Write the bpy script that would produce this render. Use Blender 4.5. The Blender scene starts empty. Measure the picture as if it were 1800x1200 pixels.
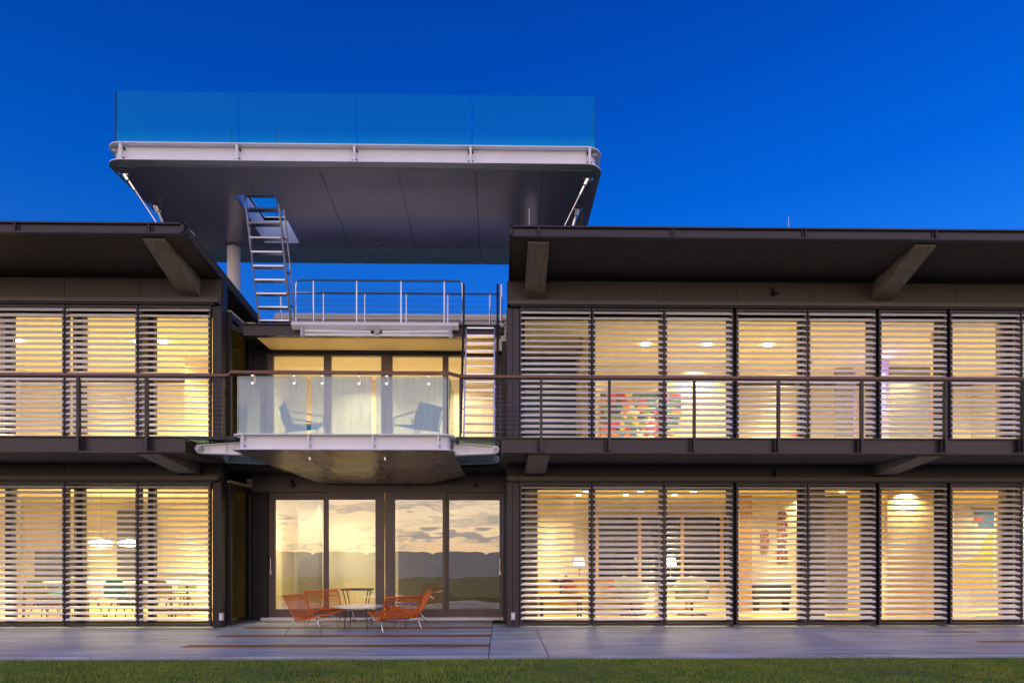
import bpy, math, random
import numpy as np
from mathutils import Vector, Matrix
random.seed(7); np.random.seed(7)
SC = bpy.context.scene
COL = SC.collection
R = math.radians
# ------------------------------------------------------------------ camera
F = 1100.0; HOR = 970.0; EYE = 1.40; YAW = 18.0 / F
cam_d = bpy.data.cameras.new('camera'); cam = bpy.data.objects.new('camera', cam_d); COL.objects.link(cam)
cam.location = (0, 0, EYE); cam.rotation_euler = (R(90), 0, -YAW)
cam_d.sensor_width = 36; cam_d.lens = F / 1800 * 36; cam_d.shift_y = (HOR - 600) / 1800
cam_d.clip_start = 0.1; cam_d.clip_end = 12000
SC.camera = cam
# ------------------------------------------------------------------ world: clear dusk sky, afterglow behind the viewer
W = bpy.data.worlds.new('World'); SC.world = W; W.use_nodes = True
nt = W.node_tree; nt.nodes.clear()
def N(t, **k):
    n = nt.nodes.new(t)
    for a, b in k.items(): setattr(n, a, b)
    return n
def L(a, b): nt.links.new(a, b)
def wmath(op, a, b=None, c=None, clamp=False):
    n = N('ShaderNodeMath', operation=op); n.use_clamp = clamp
    for i, v in enumerate((a, b, c)):
        if v is None: continue
        if isinstance(v, (int, float)): n.inputs[i].default_value = v
        else: L(v, n.inputs[i])
    return n.outputs[0]
def wramp(fac, stops):
    n = N('ShaderNodeValToRGB'); L(fac, n.inputs[0]); e = n.color_ramp.elements
    while len(e) > 1: e.remove(e[0])
    e[0].position = stops[0][0]; e[0].color = (*stops[0][1], 1)
    for p, c in stops[1:]:
        x = e.new(p); x.color = (*c, 1)
    return n.outputs[0]
SKY_GAIN = 3.0           # ramps hold values up to 1, scaled here
tc = N('ShaderNodeTexCoord'); sep = N('ShaderNodeSeparateXYZ'); L(tc.outputs['Generated'], sep.inputs[0])
dx, dy, dz = sep.outputs
el = wmath('MAXIMUM', dz, 0.0)
def s3(c): return tuple(v / SKY_GAIN for v in c)
blue = wramp(el, [(0, s3((.10, .32, .95))), (.2, s3((.03, .22, .86))), (.38, s3((.008, .165, .78))), (.47, s3((.0, .122, .69))), (.57, s3((.0, .084, .555))), (.66, s3((.0, .060, .44))), (1, s3((.0, .075, .60)))])
glow = wramp(el, [(0, s3((2.3, 1.35, .62))), (.05, s3((2.6, 1.85, 1.05))), (.12, s3((2.2, 1.6, 1.15))), (.28, s3((1.0, .85, 1.0))), (.5, s3((.36, .46, 1.0))), (.85, s3((.03, .13, .75)))])
back = wmath('MULTIPLY_ADD', dy, -0.5, 0.5)
mr = N('ShaderNodeMapRange'); mr.interpolation_type = 'SMOOTHSTEP'; L(back, mr.inputs[0]); mr.inputs[1].default_value = .38; mr.inputs[2].default_value = .92
side = N('ShaderNodeVectorMath', operation='SCALE'); L(blue, side.inputs[0]); L(wmath('MULTIPLY_ADD', dx, .30, .93), side.inputs['Scale'])   # a little deeper away from the afterglow
mix = N('ShaderNodeMix', data_type='RGBA'); L(mr.outputs[0], mix.inputs[0]); L(side.outputs[0], mix.inputs[6]); L(glow, mix.inputs[7])
# streaky low cloud towards the afterglow
cv = N('ShaderNodeCombineXYZ'); L(wmath('MULTIPLY', dx, 3.0), cv.inputs[0]); L(wmath('MULTIPLY', dy, 1.0), cv.inputs[1]); L(wmath('MULTIPLY', dz, 60.0), cv.inputs[2])
cn = N('ShaderNodeTexNoise'); L(cv.outputs[0], cn.inputs['Vector']); cn.inputs['Scale'].default_value = 1.25; cn.inputs['Detail'].default_value = 6; cn.inputs['Roughness'].default_value = .6
cm = N('ShaderNodeMapRange'); cm.interpolation_type = 'SMOOTHSTEP'; L(cn.outputs[0], cm.inputs[0]); cm.inputs[1].default_value = .45; cm.inputs[2].default_value = .62
lo = N('ShaderNodeMapRange'); L(el, lo.inputs[0]); lo.inputs[1].default_value = .22; lo.inputs[2].default_value = .06
cf = wmath('MULTIPLY', wmath('MULTIPLY', cm.outputs[0], lo.outputs[0]), wmath('MULTIPLY', mr.outputs[0], .9))
mix2 = N('ShaderNodeMix', data_type='RGBA'); L(cf, mix2.inputs[0]); L(mix.outputs[2], mix2.inputs[6]); mix2.inputs[7].default_value = (*s3((.42, .40, .46)), 1)
bg = N('ShaderNodeBackground'); L(mix2.outputs[2], bg.inputs[0]); bg.inputs[1].default_value = SKY_GAIN
sky = N('ShaderNodeTexSky'); sky.sky_type = 'NISHITA'; sky.sun_disc = False; sky.sun_elevation = R(1.0); sky.sun_rotation = R(180)
bg2 = N('ShaderNodeBackground'); L(sky.outputs[0], bg2.inputs[0]); bg2.inputs[1].default_value = .0008
ad = N('ShaderNodeAddShader'); L(bg.outputs[0], ad.inputs[0]); L(bg2.outputs[0], ad.inputs[1])
wo = N('ShaderNodeOutputWorld'); L(ad.outputs[0], wo.inputs[0])
# low afterglow as one very soft sun from behind the viewer
sd = bpy.data.lights.new('sun', 'SUN'); sd.energy = 1.12; sd.angle = R(130); sd.color = (1, .86, .84)
sun = bpy.data.objects.new('sun', sd); COL.objects.link(sun); sun.location = (-6, -20, 12)
sun.rotation_euler = Vector((.22, 1, -.26)).to_track_quat('-Z', 'Y').to_euler()
SC.view_settings.view_transform = 'Standard'; SC.view_settings.look = 'None'; SC.view_settings.gamma = 1
SC.view_settings.use_curve_mapping = False; SC.view_settings.exposure = 0.0
SC.cycles.use_denoising = True
SC.cycles.max_bounces = 8; SC.cycles.transparent_max_bounces = 24; SC.cycles.caustics_reflective = False; SC.cycles.caustics_refractive = False
SC.cycles.sample_clamp_indirect = 6

# pixel of the photograph (1800 x 1200) at depth Y -> world X, Z
def PX(px, Y):
    xc = (px - 900) / F
    return Y * (xc * math.cos(YAW) + math.sin(YAW)) / (math.cos(YAW) - xc * math.sin(YAW))
def PZ(py, Y, px=900):
    xc = (px - 900) / F
    return EYE + (HOR - py) / F * Y / (math.cos(YAW) - xc * math.sin(YAW))

# ------------------------------------------------------------------ materials
MATS = {}
def mat(name, col, rough=.5, metal=0, noise=0, nscale=4, stretch=(1, 1, 1), bump=0, bscale=60, emit=None, estr=0, spec=.5, alpha=1):
    m = bpy.data.materials.new(name); m.use_nodes = True; t = m.node_tree; b = t.nodes['Principled BSDF']
    b.inputs['Base Color'].default_value = (*col, 1); b.inputs['Roughness'].default_value = rough; b.inputs['Metallic'].default_value = metal
    b.inputs['Specular IOR Level'].default_value = spec
    if noise or bump:
        c = t.nodes.new('ShaderNodeTexCoord'); mp = t.nodes.new('ShaderNodeMapping'); mp.inputs['Scale'].default_value = stretch
        t.links.new(c.outputs['Object'], mp.inputs[0])
    if noise:
        n = t.nodes.new('ShaderNodeTexNoise'); n.inputs['Scale'].default_value = nscale; n.inputs['Detail'].default_value = 7; n.inputs['Roughness'].default_value = .6
        t.links.new(mp.outputs[0], n.inputs['Vector'])
        r = t.nodes.new('ShaderNodeValToRGB'); e = r.color_ramp.elements
        e[0].position = .3; e[0].color = (*[max(0, v * (1 - noise)) for v in col], 1)
        e[1].position = .7; e[1].color = (*[min(1, v * (1 + noise)) for v in col], 1)
        t.links.new(n.outputs[0], r.inputs[0]); t.links.new(r.outputs[0], b.inputs['Base Color'])
        rr = t.nodes.new('ShaderNodeMapRange'); t.links.new(n.outputs[0], rr.inputs[0]); rr.inputs[3].default_value = max(.03, rough - .08); rr.inputs[4].default_value = min(1, rough + .08)
        t.links.new(rr.outputs[0], b.inputs['Roughness'])
    if bump:
        n2 = t.nodes.new('ShaderNodeTexNoise'); n2.inputs['Scale'].default_value = bscale; n2.inputs['Detail'].default_value = 4
        t.links.new(mp.outputs[0], n2.inputs['Vector'])
        bp = t.nodes.new('ShaderNodeBump'); bp.inputs['Strength'].default_value = bump; bp.inputs['Distance'].default_value = .01
        t.links.new(n2.outputs[0], bp.inputs['Height']); t.links.new(bp.outputs[0], b.inputs['Normal'])
    if emit:
        b.inputs['Emission Color'].default_value = (*emit, 1); b.inputs['Emission Strength'].default_value = estr
    MATS[name] = m
    return m
def glass(name, tint, refl, rough=0.0, wave=0, haze=0, hz_col=(.85, .9, .95), streak=False, painted_sheen=0.0):
    """coated sheet glass: part clear, part mirror, optional condensation film and painted-in reflection sheen"""
    m = bpy.data.materials.new(name); m.use_nodes = True; t = m.node_tree; t.nodes.clear()
    o = t.nodes.new('ShaderNodeOutputMaterial'); tr = t.nodes.new('ShaderNodeBsdfTransparent'); tr.inputs[0].default_value = (*tint, 1)
    g = t.nodes.new('ShaderNodeBsdfGlossy'); g.inputs['Roughness'].default_value = rough; g.inputs[0].default_value = (.95, .97, 1, 1)
    lw = t.nodes.new('ShaderNodeLayerWeight'); lw.inputs[0].default_value = .5; pw = t.nodes.new('ShaderNodeMath'); pw.operation = 'POWER'; t.links.new(lw.outputs['Facing'], pw.inputs[0]); pw.inputs[1].default_value = 5
    mr = t.nodes.new('ShaderNodeMapRange'); t.links.new(pw.outputs[0], mr.inputs[0]); mr.inputs[3].default_value = refl; mr.inputs[4].default_value = .9
    mx = t.nodes.new('ShaderNodeMixShader'); t.links.new(mr.outputs[0], mx.inputs[0]); t.links.new(tr.outputs[0], mx.inputs[1]); t.links.new(g.outputs[0], mx.inputs[2])
    out = mx.outputs[0]
    c = t.nodes.new('ShaderNodeTexCoord'); mp = t.nodes.new('ShaderNodeMapping'); t.links.new(c.outputs['Object'], mp.inputs[0])
    if wave:
        mp.inputs['Scale'].default_value = (.8, 1, 2.2)
        n = t.nodes.new('ShaderNodeTexNoise'); n.inputs['Scale'].default_value = 1.3; n.inputs['Detail'].default_value = 1.5; t.links.new(mp.outputs[0], n.inputs['Vector'])
        bp = t.nodes.new('ShaderNodeBump'); bp.inputs['Strength'].default_value = 1; bp.inputs['Distance'].default_value = wave
        t.links.new(n.outputs[0], bp.inputs['Height']); t.links.new(bp.outputs[0], g.inputs['Normal'])
    if haze:
        d = t.nodes.new('ShaderNodeBsdfDiffuse'); d.inputs[0].default_value = (*hz_col, 1)
        tl = t.nodes.new('ShaderNodeBsdfTranslucent'); tl.inputs[0].default_value = (*hz_col, 1)
        dm = t.nodes.new('ShaderNodeMixShader'); dm.inputs[0].default_value = .25; t.links.new(d.outputs[0], dm.inputs[1]); t.links.new(tl.outputs[0], dm.inputs[2])
        m2 = t.nodes.new('ShaderNodeMapping'); m2.inputs['Scale'].default_value = (14, 14, .8); t.links.new(c.outputs['Object'], m2.inputs[0])
        n = t.nodes.new('ShaderNodeTexNoise'); n.inputs['Scale'].default_value = 1.6; n.inputs['Detail'].default_value = 6; t.links.new(m2.outputs[0], n.inputs['Vector'])
        sz = t.nodes.new('ShaderNodeSeparateXYZ'); t.links.new(c.outputs['Object'], sz.inputs[0])
        if streak:      # film everywhere, rivulets through it
            r = t.nodes.new('ShaderNodeMapRange'); t.links.new(n.outputs[0], r.inputs[0]); r.inputs[1].default_value = .35; r.inputs[2].default_value = .7; r.inputs[3].default_value = haze; r.inputs[4].default_value = haze * .78
            f = r.outputs[0]
        else:           # film low on the pane, over an even painted-in sheen
            r = t.nodes.new('ShaderNodeMapRange'); t.links.new(sz.outputs[2], r.inputs[0]); r.inputs[1].default_value = .02; r.inputs[2].default_value = .28; r.inputs[3].default_value = 1; r.inputs[4].default_value = 0
            q = t.nodes.new('ShaderNodeMath'); q.operation = 'MULTIPLY'; t.links.new(r.outputs[0], q.inputs[0]); t.links.new(n.outputs[0], q.inputs[1])
            q2 = t.nodes.new('ShaderNodeMath'); q2.operation = 'MULTIPLY_ADD'; t.links.new(q.outputs[0], q2.inputs[0]); q2.inputs[1].default_value = haze; q2.inputs[2].default_value = painted_sheen
            f = q2.outputs[0]
        m3 = t.nodes.new('ShaderNodeMixShader'); t.links.new(f, m3.inputs[0]); t.links.new(out, m3.inputs[1]); t.links.new(dm.outputs[0], m3.inputs[2]); out = m3.outputs[0]
    t.links.new(out, o.inputs[0]); MATS[name] = m
    return m
mat('white_steel', (.87, .85, .88), .42, 0, .05, 3, bump=.03)
mat('grey_steel', (.42, .42, .46), .45, 0, .12, 5)
mat('dark_steel', (.018, .015, .018), .45, .2, .25, 3, bump=.05)
mat('black_steel', (.018, .016, .018), .5)
mat('violet_steel', (.044, .033, .040), .42, .3, .12, 2.5, (1, 1, 4), bump=.04)
mat('taupe_frame', (.12, .09, .084), .4, .2, .12, 4)
mat('panel', (.068, .050, .042), .55, .1, .08, 1.2)
mat('strip', (.10, .076, .062), .5, .2, .1, 2)
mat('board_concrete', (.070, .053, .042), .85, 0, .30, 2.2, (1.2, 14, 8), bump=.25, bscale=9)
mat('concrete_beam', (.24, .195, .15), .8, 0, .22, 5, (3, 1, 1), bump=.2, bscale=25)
mat('soffit', (.60, .55, .64), .22, .3, .05, .8)
mat('bay_soffit', (.30, .25, .21), .28, .25, .06, 1.5)
mat('slat', (.80, .76, .76), .4, .05, .06, 6)
mat('steel', (.62, .60, .62), .25, 1)
mat('chrome', (.8, .78, .76), .12, 1)
mat('cable', (.5, .48, .5), .3, 1)
mat('wood_rail', (.20, .075, .038), .42, 0, .35, 6, (1, 30, 30))
mat('wood_inlay', (.24, .085, .03), .6, 0, .4, 4, (1, 18, 8), bump=.2, bscale=30)
mat('wood_panel', (.62, .36, .12), .5, 0, .18, 3, (12, 12, 1))
mat('cream', (.86, .76, .52), .75, 0, .03, 1)
mat('cream_warm', (.86, .66, .30), .75, 0, .03, 1)
mat('yellow_floor', (.70, .50, .12), .4, 0, .12, 3)
mat('ceiling', (.84, .74, .50), .8)
mat('core_wall', (.85, .79, .66), .8)
mat('column_grey', (.24, .22, .19), .7, 0, .25, 3, (2, 2, 8))
mat('orange', (.70, .15, .015), .5, 0, .12, 30)
mat('marble', (.78, .75, .74), .25, 0, .06, 6)
mat('teal', (.02, .42, .52), .5, 0, .08, 10)
mat('dining_yellow', (.72, .62, .05), .45)
mat('dining_green', (.36, .48, .05), .45)
mat('dining_teal', (.10, .42, .36), .45)
mat('wood_leg', (.16, .07, .025), .5)
mat('dark_unit', (.07, .07, .075), .35)
mat('olive', (.16, .14, .035), .6)
mat('mustard', (.48, .31, .035), .65)
mat('red', (.5, .06, .03), .6)
mat('rug', (.75, .66, .48), .95)
mat('curtain', (.34, .25, .10), .8, 0, .15, 4, (20, 20, .4))
mat('dark_glass', (.015, .018, .02), .05)
mat('blue_room', (.05, .12, .18), .25)
mat('violet_wall', (.55, .42, .80), .8)
mat('black', (.012, .012, .013), .45)
mat('lamp_glow', (1, .9, .7), .5, emit=(1, .84, .55), estr=14)
mat('pendant_glow', (1, .9, .7), .5, emit=(1, .88, .62), estr=16)
mat('blue_led', (.2, .2, 1), .5, emit=(.35, .35, 1), estr=5)
mat('skin_white', (.75, .73, .7), .5)
glass('door_glass', (.86, .88, .84), .20, wave=.0026)
glass('tinted_glass', (.10, .10, .055), .04)
glass('window_glass', (.95, .96, .93), .022, wave=.0015)
glass('deck_glass', (.80, .95, .97), 0.0, haze=.45, painted_sheen=.085, hz_col=(.03, .72, .95))  # even cyan haze paints in the panes' reflected brightness; condensation only low down
glass('bay_glass', (.82, .96, 1.0), .03, haze=.33, streak=True, hz_col=(.88, .94, 1.0))
glass('floor_glass', (.45, .62, .6), .2)
tm = MATS['teal'].node_tree; tl_ = tm.nodes.new('ShaderNodeBsdfTranslucent'); tl_.inputs[0].default_value = (.06, .72, .85, 1); ms_ = tm.nodes.new('ShaderNodeMixShader'); ms_.inputs[0].default_value = .7
tm.links.new(tm.nodes['Principled BSDF'].outputs[0], ms_.inputs[1]); tm.links.new(tl_.outputs[0], ms_.inputs[2]); tm.links.new(ms_.outputs[0], tm.nodes['Material Output'].inputs[0])
def paint_mat(name, cols, scale, seed):
    m = bpy.data.materials.new(name); m.use_nodes = True; t = m.node_tree; b = t.nodes['Principled BSDF']; b.inputs['Roughness'].default_value = .6
    c = t.nodes.new('ShaderNodeTexCoord'); mp = t.nodes.new('ShaderNodeMapping'); mp.inputs['Location'].default_value = (seed, 0, seed * .7); t.links.new(c.outputs['Object'], mp.inputs[0])
    n = t.nodes.new('ShaderNodeTexNoise'); n.inputs['Scale'].default_value = scale * .6; t.links.new(mp.outputs[0], n.inputs['Vector'])
    mxv = t.nodes.new('ShaderNodeMix'); mxv.data_type = 'VECTOR'; mxv.inputs[0].default_value = .25
    t.links.new(mp.outputs[0], mxv.inputs[4]); t.links.new(n.outputs['Color'], mxv.inputs[5])
    v = t.nodes.new('ShaderNodeTexVoronoi'); v.inputs['Scale'].default_value = scale; t.links.new(mxv.outputs[1], v.inputs['Vector'])
    s = t.nodes.new('ShaderNodeSeparateColor'); t.links.new(v.outputs['Color'], s.inputs[0])
    r = t.nodes.new('ShaderNodeValToRGB'); r.color_ramp.interpolation = 'CONSTANT'; e = r.color_ramp.elements
    e[0].position = 0; e[0].color = (*cols[0], 1); e[1].position = 1 / len(cols); e[1].color = (*cols[1], 1)
    for i, cc in enumerate(cols[2:], 2): x = e.new(i / len(cols)); x.color = (*cc, 1)
    t.links.new(s.outputs[0], r.inputs[0]); t.links.new(r.outputs[0], b.inputs['Base Color']); MATS[name] = m
paint_mat('painting_mosaic', [(.55, .04, .05), (.05, .16, .10), (.8, .7, .5), (.04, .05, .10), (.75, .25, .03), (.7, .08, .25), (.10, .25, .35), (.8, .6, .1), (.2, .3, .05)], 7, 2)
paint_mat('painting_figure', [(.6, .1, .03), (.7, .5, .2), (.15, .06, .03), (.5, .2, .15), (.2, .15, .1)], 22, 5)

# ------------------------------------------------------------------ mesh helpers
def link(name, me, m, parent=None, smooth=False):
    o = bpy.data.objects.new(name, me); COL.objects.link(o)
    if m is not None and not me.materials: me.materials.append(MATS[m] if isinstance(m, str) else m)
    if smooth: me.polygons.foreach_set('use_smooth', [True] * len(me.polygons))
    if parent is not None: o.parent = parent
    return o
class MB:
    def __init__(s): s.v = []; s.f = []
    def box(s, x, y, z):
        i = len(s.v); (a, b), (c, d), (e, f) = x, y, z
        s.v += [(a, c, e), (b, c, e), (b, d, e), (a, d, e), (a, c, f), (b, c, f), (b, d, f), (a, d, f)]
        s.f += [tuple(i + k for k in q) for q in ((0, 3, 2, 1), (4, 5, 6, 7), (0, 1, 5, 4), (1, 2, 6, 5), (2, 3, 7, 6), (3, 0, 4, 7))]
        return s
    def prism(s, pts, a0, a1, axis='x'):
        """pts: outline in the two other axes (x: y,z / y: x,z / z: x,y)"""
        i = len(s.v); n = len(pts)
        for a in (a0, a1):
            for p, q in pts: s.v.append({'x': (a, p, q), 'y': (p, a, q), 'z': (p, q, a)}[axis])
        s.f.append(tuple(range(i, i + n))); s.f.append(tuple(range(i + 2 * n - 1, i + n - 1, -1)))
        for k in range(n): s.f.append((i + k, i + (k + 1) % n, i + n + (k + 1) % n, i + n + k))
        return s
    def tube(s, pts, r, n=8):
        pts = [Vector(p) for p in pts]; i0 = len(s.v)
        for k, p in enumerate(pts):
            a = pts[max(0, k - 1)]; b = pts[min(len(pts) - 1, k + 1)]; t = (b - a).normalized()
            u = t.cross(Vector((0, 0, 1)));
            if u.length < 1e-3: u = t.cross(Vector((0, 1, 0)))
            u.normalize(); w = t.cross(u)
            rr = r[k] if isinstance(r, (list, tuple)) else r
            for j in range(n):
                an = 2 * math.pi * j / n; s.v.append(tuple(p + u * math.cos(an) * rr + w * math.sin(an) * rr))
        for k in range(len(pts) - 1):
            for j in range(n):
                a = i0 + k * n + j; b = i0 + k * n + (j + 1) % n; s.f.append((a, b, b + n, a + n))
        s.f.append(tuple(i0 + j for j in reversed(range(n)))); s.f.append(tuple(i0 + (len(pts) - 1) * n + j for j in range(n)))
        return s
    def lathe(s, prof, c, n=20):
        i0 = len(s.v); cx, cy, cz = c
        for r, z in prof:
            for j in range(n): a = 2 * math.pi * j / n; s.v.append((cx + r * math.cos(a), cy + r * math.sin(a), cz + z))
        for k in range(len(prof) - 1):
            for j in range(n):
                a = i0 + k * n + j; b = i0 + k * n + (j + 1) % n; s.f.append((a, b, b + n, a + n))
        s.f.append(tuple(i0 + j for j in reversed(range(n)))); s.f.append(tuple(i0 + (len(prof) - 1) * n + j for j in range(n)))
        return s
    def quad(s, *p):
        i = len(s.v); s.v += [tuple(q) for q in p]; s.f.append(tuple(range(i, i + len(p)))); return s
    def done(s, name, m, parent=None, smooth=False, org=None):
        if org is not None: s.v = [(a - org[0], b - org[1], c - org[2]) for a, b, c in s.v]
        me = bpy.data.meshes.new(name); me.from_pydata(s.v, [], s.f); me.update()
        o = link(name, me, m, parent, smooth)
        if org is not None: o.location = org
        return o
def box(name, x, y, z, m, parent=None, org=None): return MB().box(x, y, z).done(name, m, parent, org=org)
def tag(o, label=None, cat=None, group=None, kind=None):
    if label: o['label'] = label
    if cat: o['category'] = cat
    if group: o['group'] = group
    if kind: o['kind'] = kind
    return o
def thing(name, label, cat, loc=(0, 0, 0), rz=0, group=None):
    o = bpy.data.objects.new(name, None); COL.objects.link(o); o.location = loc; o.rotation_euler = (0, 0, rz); o.empty_display_size = .2
    return tag(o, label, cat, group)
def copy_tree(o, parent=None):
    c = o.copy(); COL.objects.link(c); c.parent = parent
    for ch in list(o.children): copy_tree(ch, c)
    return c
ORD = ['first', 'second', 'third', 'fourth', 'fifth', 'sixth', 'seventh', 'eighth']

# ------------------------------------------------------------------ ground, patio, lawn, sea
gm = bpy.data.materials.new('turf'); gm.use_nodes = True; t = gm.node_tree; b = t.nodes['Principled BSDF']; b.inputs['Roughness'].default_value = .95
c = t.nodes.new('ShaderNodeTexCoord'); n1 = t.nodes.new('ShaderNodeTexNoise'); n1.inputs['Scale'].default_value = 1.1; n1.inputs['Detail'].default_value = 8; t.links.new(c.outputs['Object'], n1.inputs['Vector'])
r_ = t.nodes.new('ShaderNodeValToRGB'); e = r_.color_ramp.elements; e[0].position = .35; e[0].color = (.04, .09, .010, 1); e[1].position = .68; e[1].color = (.11, .15, .022, 1)
t.links.new(n1.outputs[0], r_.inputs[0]); t.links.new(r_.outputs[0], b.inputs['Base Color']); MATS['turf'] = gm
PF = 8.46                                     # front edge of the patio
lawn = MB().quad((-400, -8, -.04), (400, -8, -.04), (400, 60, -.04), (-400, 60, -.04)).done('lawn', 'turf'); tag(lawn, kind='structure')
mat('sea_water', (.02, .15, .20), .5, spec=.12, bump=.3, bscale=.6)
sea = MB().quad((-5000, -6000, -3), (5000, -6000, -3), (5000, -8.5, -3), (-5000, -8.5, -3)).done('sea', 'sea_water'); tag(sea, kind='structure')
mat('land', (.03, .045, .012), .95, noise=.3, nscale=.05)
land = MB().quad((-5000, 60.5, -.05), (5000, 60.5, -.05), (5000, 6000, -.05), (-5000, 6000, -.05)).done('ground', 'land'); tag(land, kind='structure')
# short blades over the strip of lawn in view
nb = 150000
gx = np.random.uniform(-9.5, 10.5, nb); gy = 5.9 + np.random.uniform(0, 1, nb) * (PF - 5.9 + .012 * (np.sin(gx * 3.1) + np.sin(gx * 7.7 + 1) + np.sin(gx * 19.3))); hh = np.random.uniform(.018, .045, nb) * (0.8 + .4 * np.sin(gx * 1.7) * np.sin(gy * 2.3))
an = np.random.uniform(0, 2 * np.pi, nb); wd = np.random.uniform(.003, .005, nb); ln = np.random.uniform(-.018, .018, (nb, 2))
V = np.zeros((nb, 3, 3)); V[:, 0] = np.c_[gx - wd * np.cos(an), gy - wd * np.sin(an), np.full(nb, -.042)]; V[:, 1] = np.c_[gx + wd * np.cos(an), gy + wd * np.sin(an), np.full(nb, -.042)]
V[:, 2] = np.c_[gx + ln[:, 0], gy + ln[:, 1], hh - .042]
me = bpy.data.meshes.new('grass'); me.vertices.add(nb * 3); me.loops.add(nb * 3); me.polygons.add(nb)
me.vertices.foreach_set('co', V.ravel()); me.loops.foreach_set('vertex_index', np.arange(nb * 3)); me.polygons.foreach_set('loop_start', np.arange(nb) * 3); me.polygons.foreach_set('loop_total', np.full(nb, 3)); me.update()
blade = bpy.data.materials.new('blade'); blade.use_nodes = True; t = blade.node_tree; b = t.nodes['Principled BSDF']; b.inputs['Roughness'].default_value = .7
c = t.nodes.new('ShaderNodeTexCoord'); n1 = t.nodes.new('ShaderNodeTexNoise'); n1.inputs['Scale'].default_value = 1.6; n1.inputs['Detail'].default_value = 14; n1.inputs['Roughness'].default_value = .82; t.links.new(c.outputs['Object'], n1.inputs['Vector'])
r_ = t.nodes.new('ShaderNodeValToRGB'); e = r_.color_ramp.elements; e[0].position = .32; e[0].color = (.07, .20, .008, 1); e[1].position = .7; e[1].color = (.42, .40, .045, 1)
t.links.new(n1.outputs[0], r_.inputs[0]); t.links.new(r_.outputs[0], b.inputs['Base Color']); MATS['blade'] = blade
go = link('grass', me, 'blade'); tag(go, 'short dense green turf in front of the concrete patio', 'grass', kind='stuff')
# patio: concrete slabs with narrow joints, timber strips let into it
conc = mat('patio_concrete', (.33, .36, .43), .5, 0, .42, 1.3, (.45, 3.0, 1), bump=.08, bscale=40)
patio = box('patio', (-14, 14), (PF + .02, 19), (-.3, -.055), 'board_concrete'); tag(patio, kind='structure')
SX = [-14, -9.6, -5.5, -.18, .63, 5.3, 9.9, 14]
IN = [(9.26, 9.60), (10.38, 10.70), (11.52, 11.82), (12.53, 12.79)]
for i in range(len(SX) - 1):
    a, b_ = SX[i] + .006, SX[i + 1] - .006
    m = MB()
    if i == 2:                                # the slab between the wings carries the strips
        ys = [PF]
        for u, v in IN: ys += [u, v]
        ys.append(13.2)
        for k in range(0, len(ys) - 1, 2): m.box((a, b_), (ys[k], ys[k + 1]), (-.06, 0))
        for u, v in IN: m.box((a, -4.75), (u, v), (-.06, 0))
    elif i in (5,):
        m.box((a, b_), (PF, 9.58), (-.06, 0)); m.box((a, b_), (9.8, 10.80), (-.06, 0)); m.box((a, b_), (11.0, 12.2), (-.06, 0))
        m.box((a, 7.45), (9.58, 9.8), (-.06, 0)); m.box((a, 7.5), (10.8, 11.0), (-.06, 0)); m.box((8.4, b_), (10.8, 11.0), (-.06, 0))
    else: m.box((a, b_), (PF, 12.2), (-.06, 0))
    m.done('paving_slab', 'patio_concrete', patio)
for u, v in IN: box('inlay_strip', (-4.748, SX[3] - .008), (u + .004, v - .004), (-.05, -.003), 'wood_inlay', patio)
box('inlay_strip', (7.452, 9.89), (9.584, 9.796), (-.05, -.003), 'wood_inlay', patio); box('inlay_strip', (7.504, 8.396), (10.804, 10.996), (-.05, -.003), 'wood_inlay', patio)
box('patio_edging', (-14, 14), (PF - .035, PF - .004), (-.1, -.022), 'patio_concrete', patio)

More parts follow.
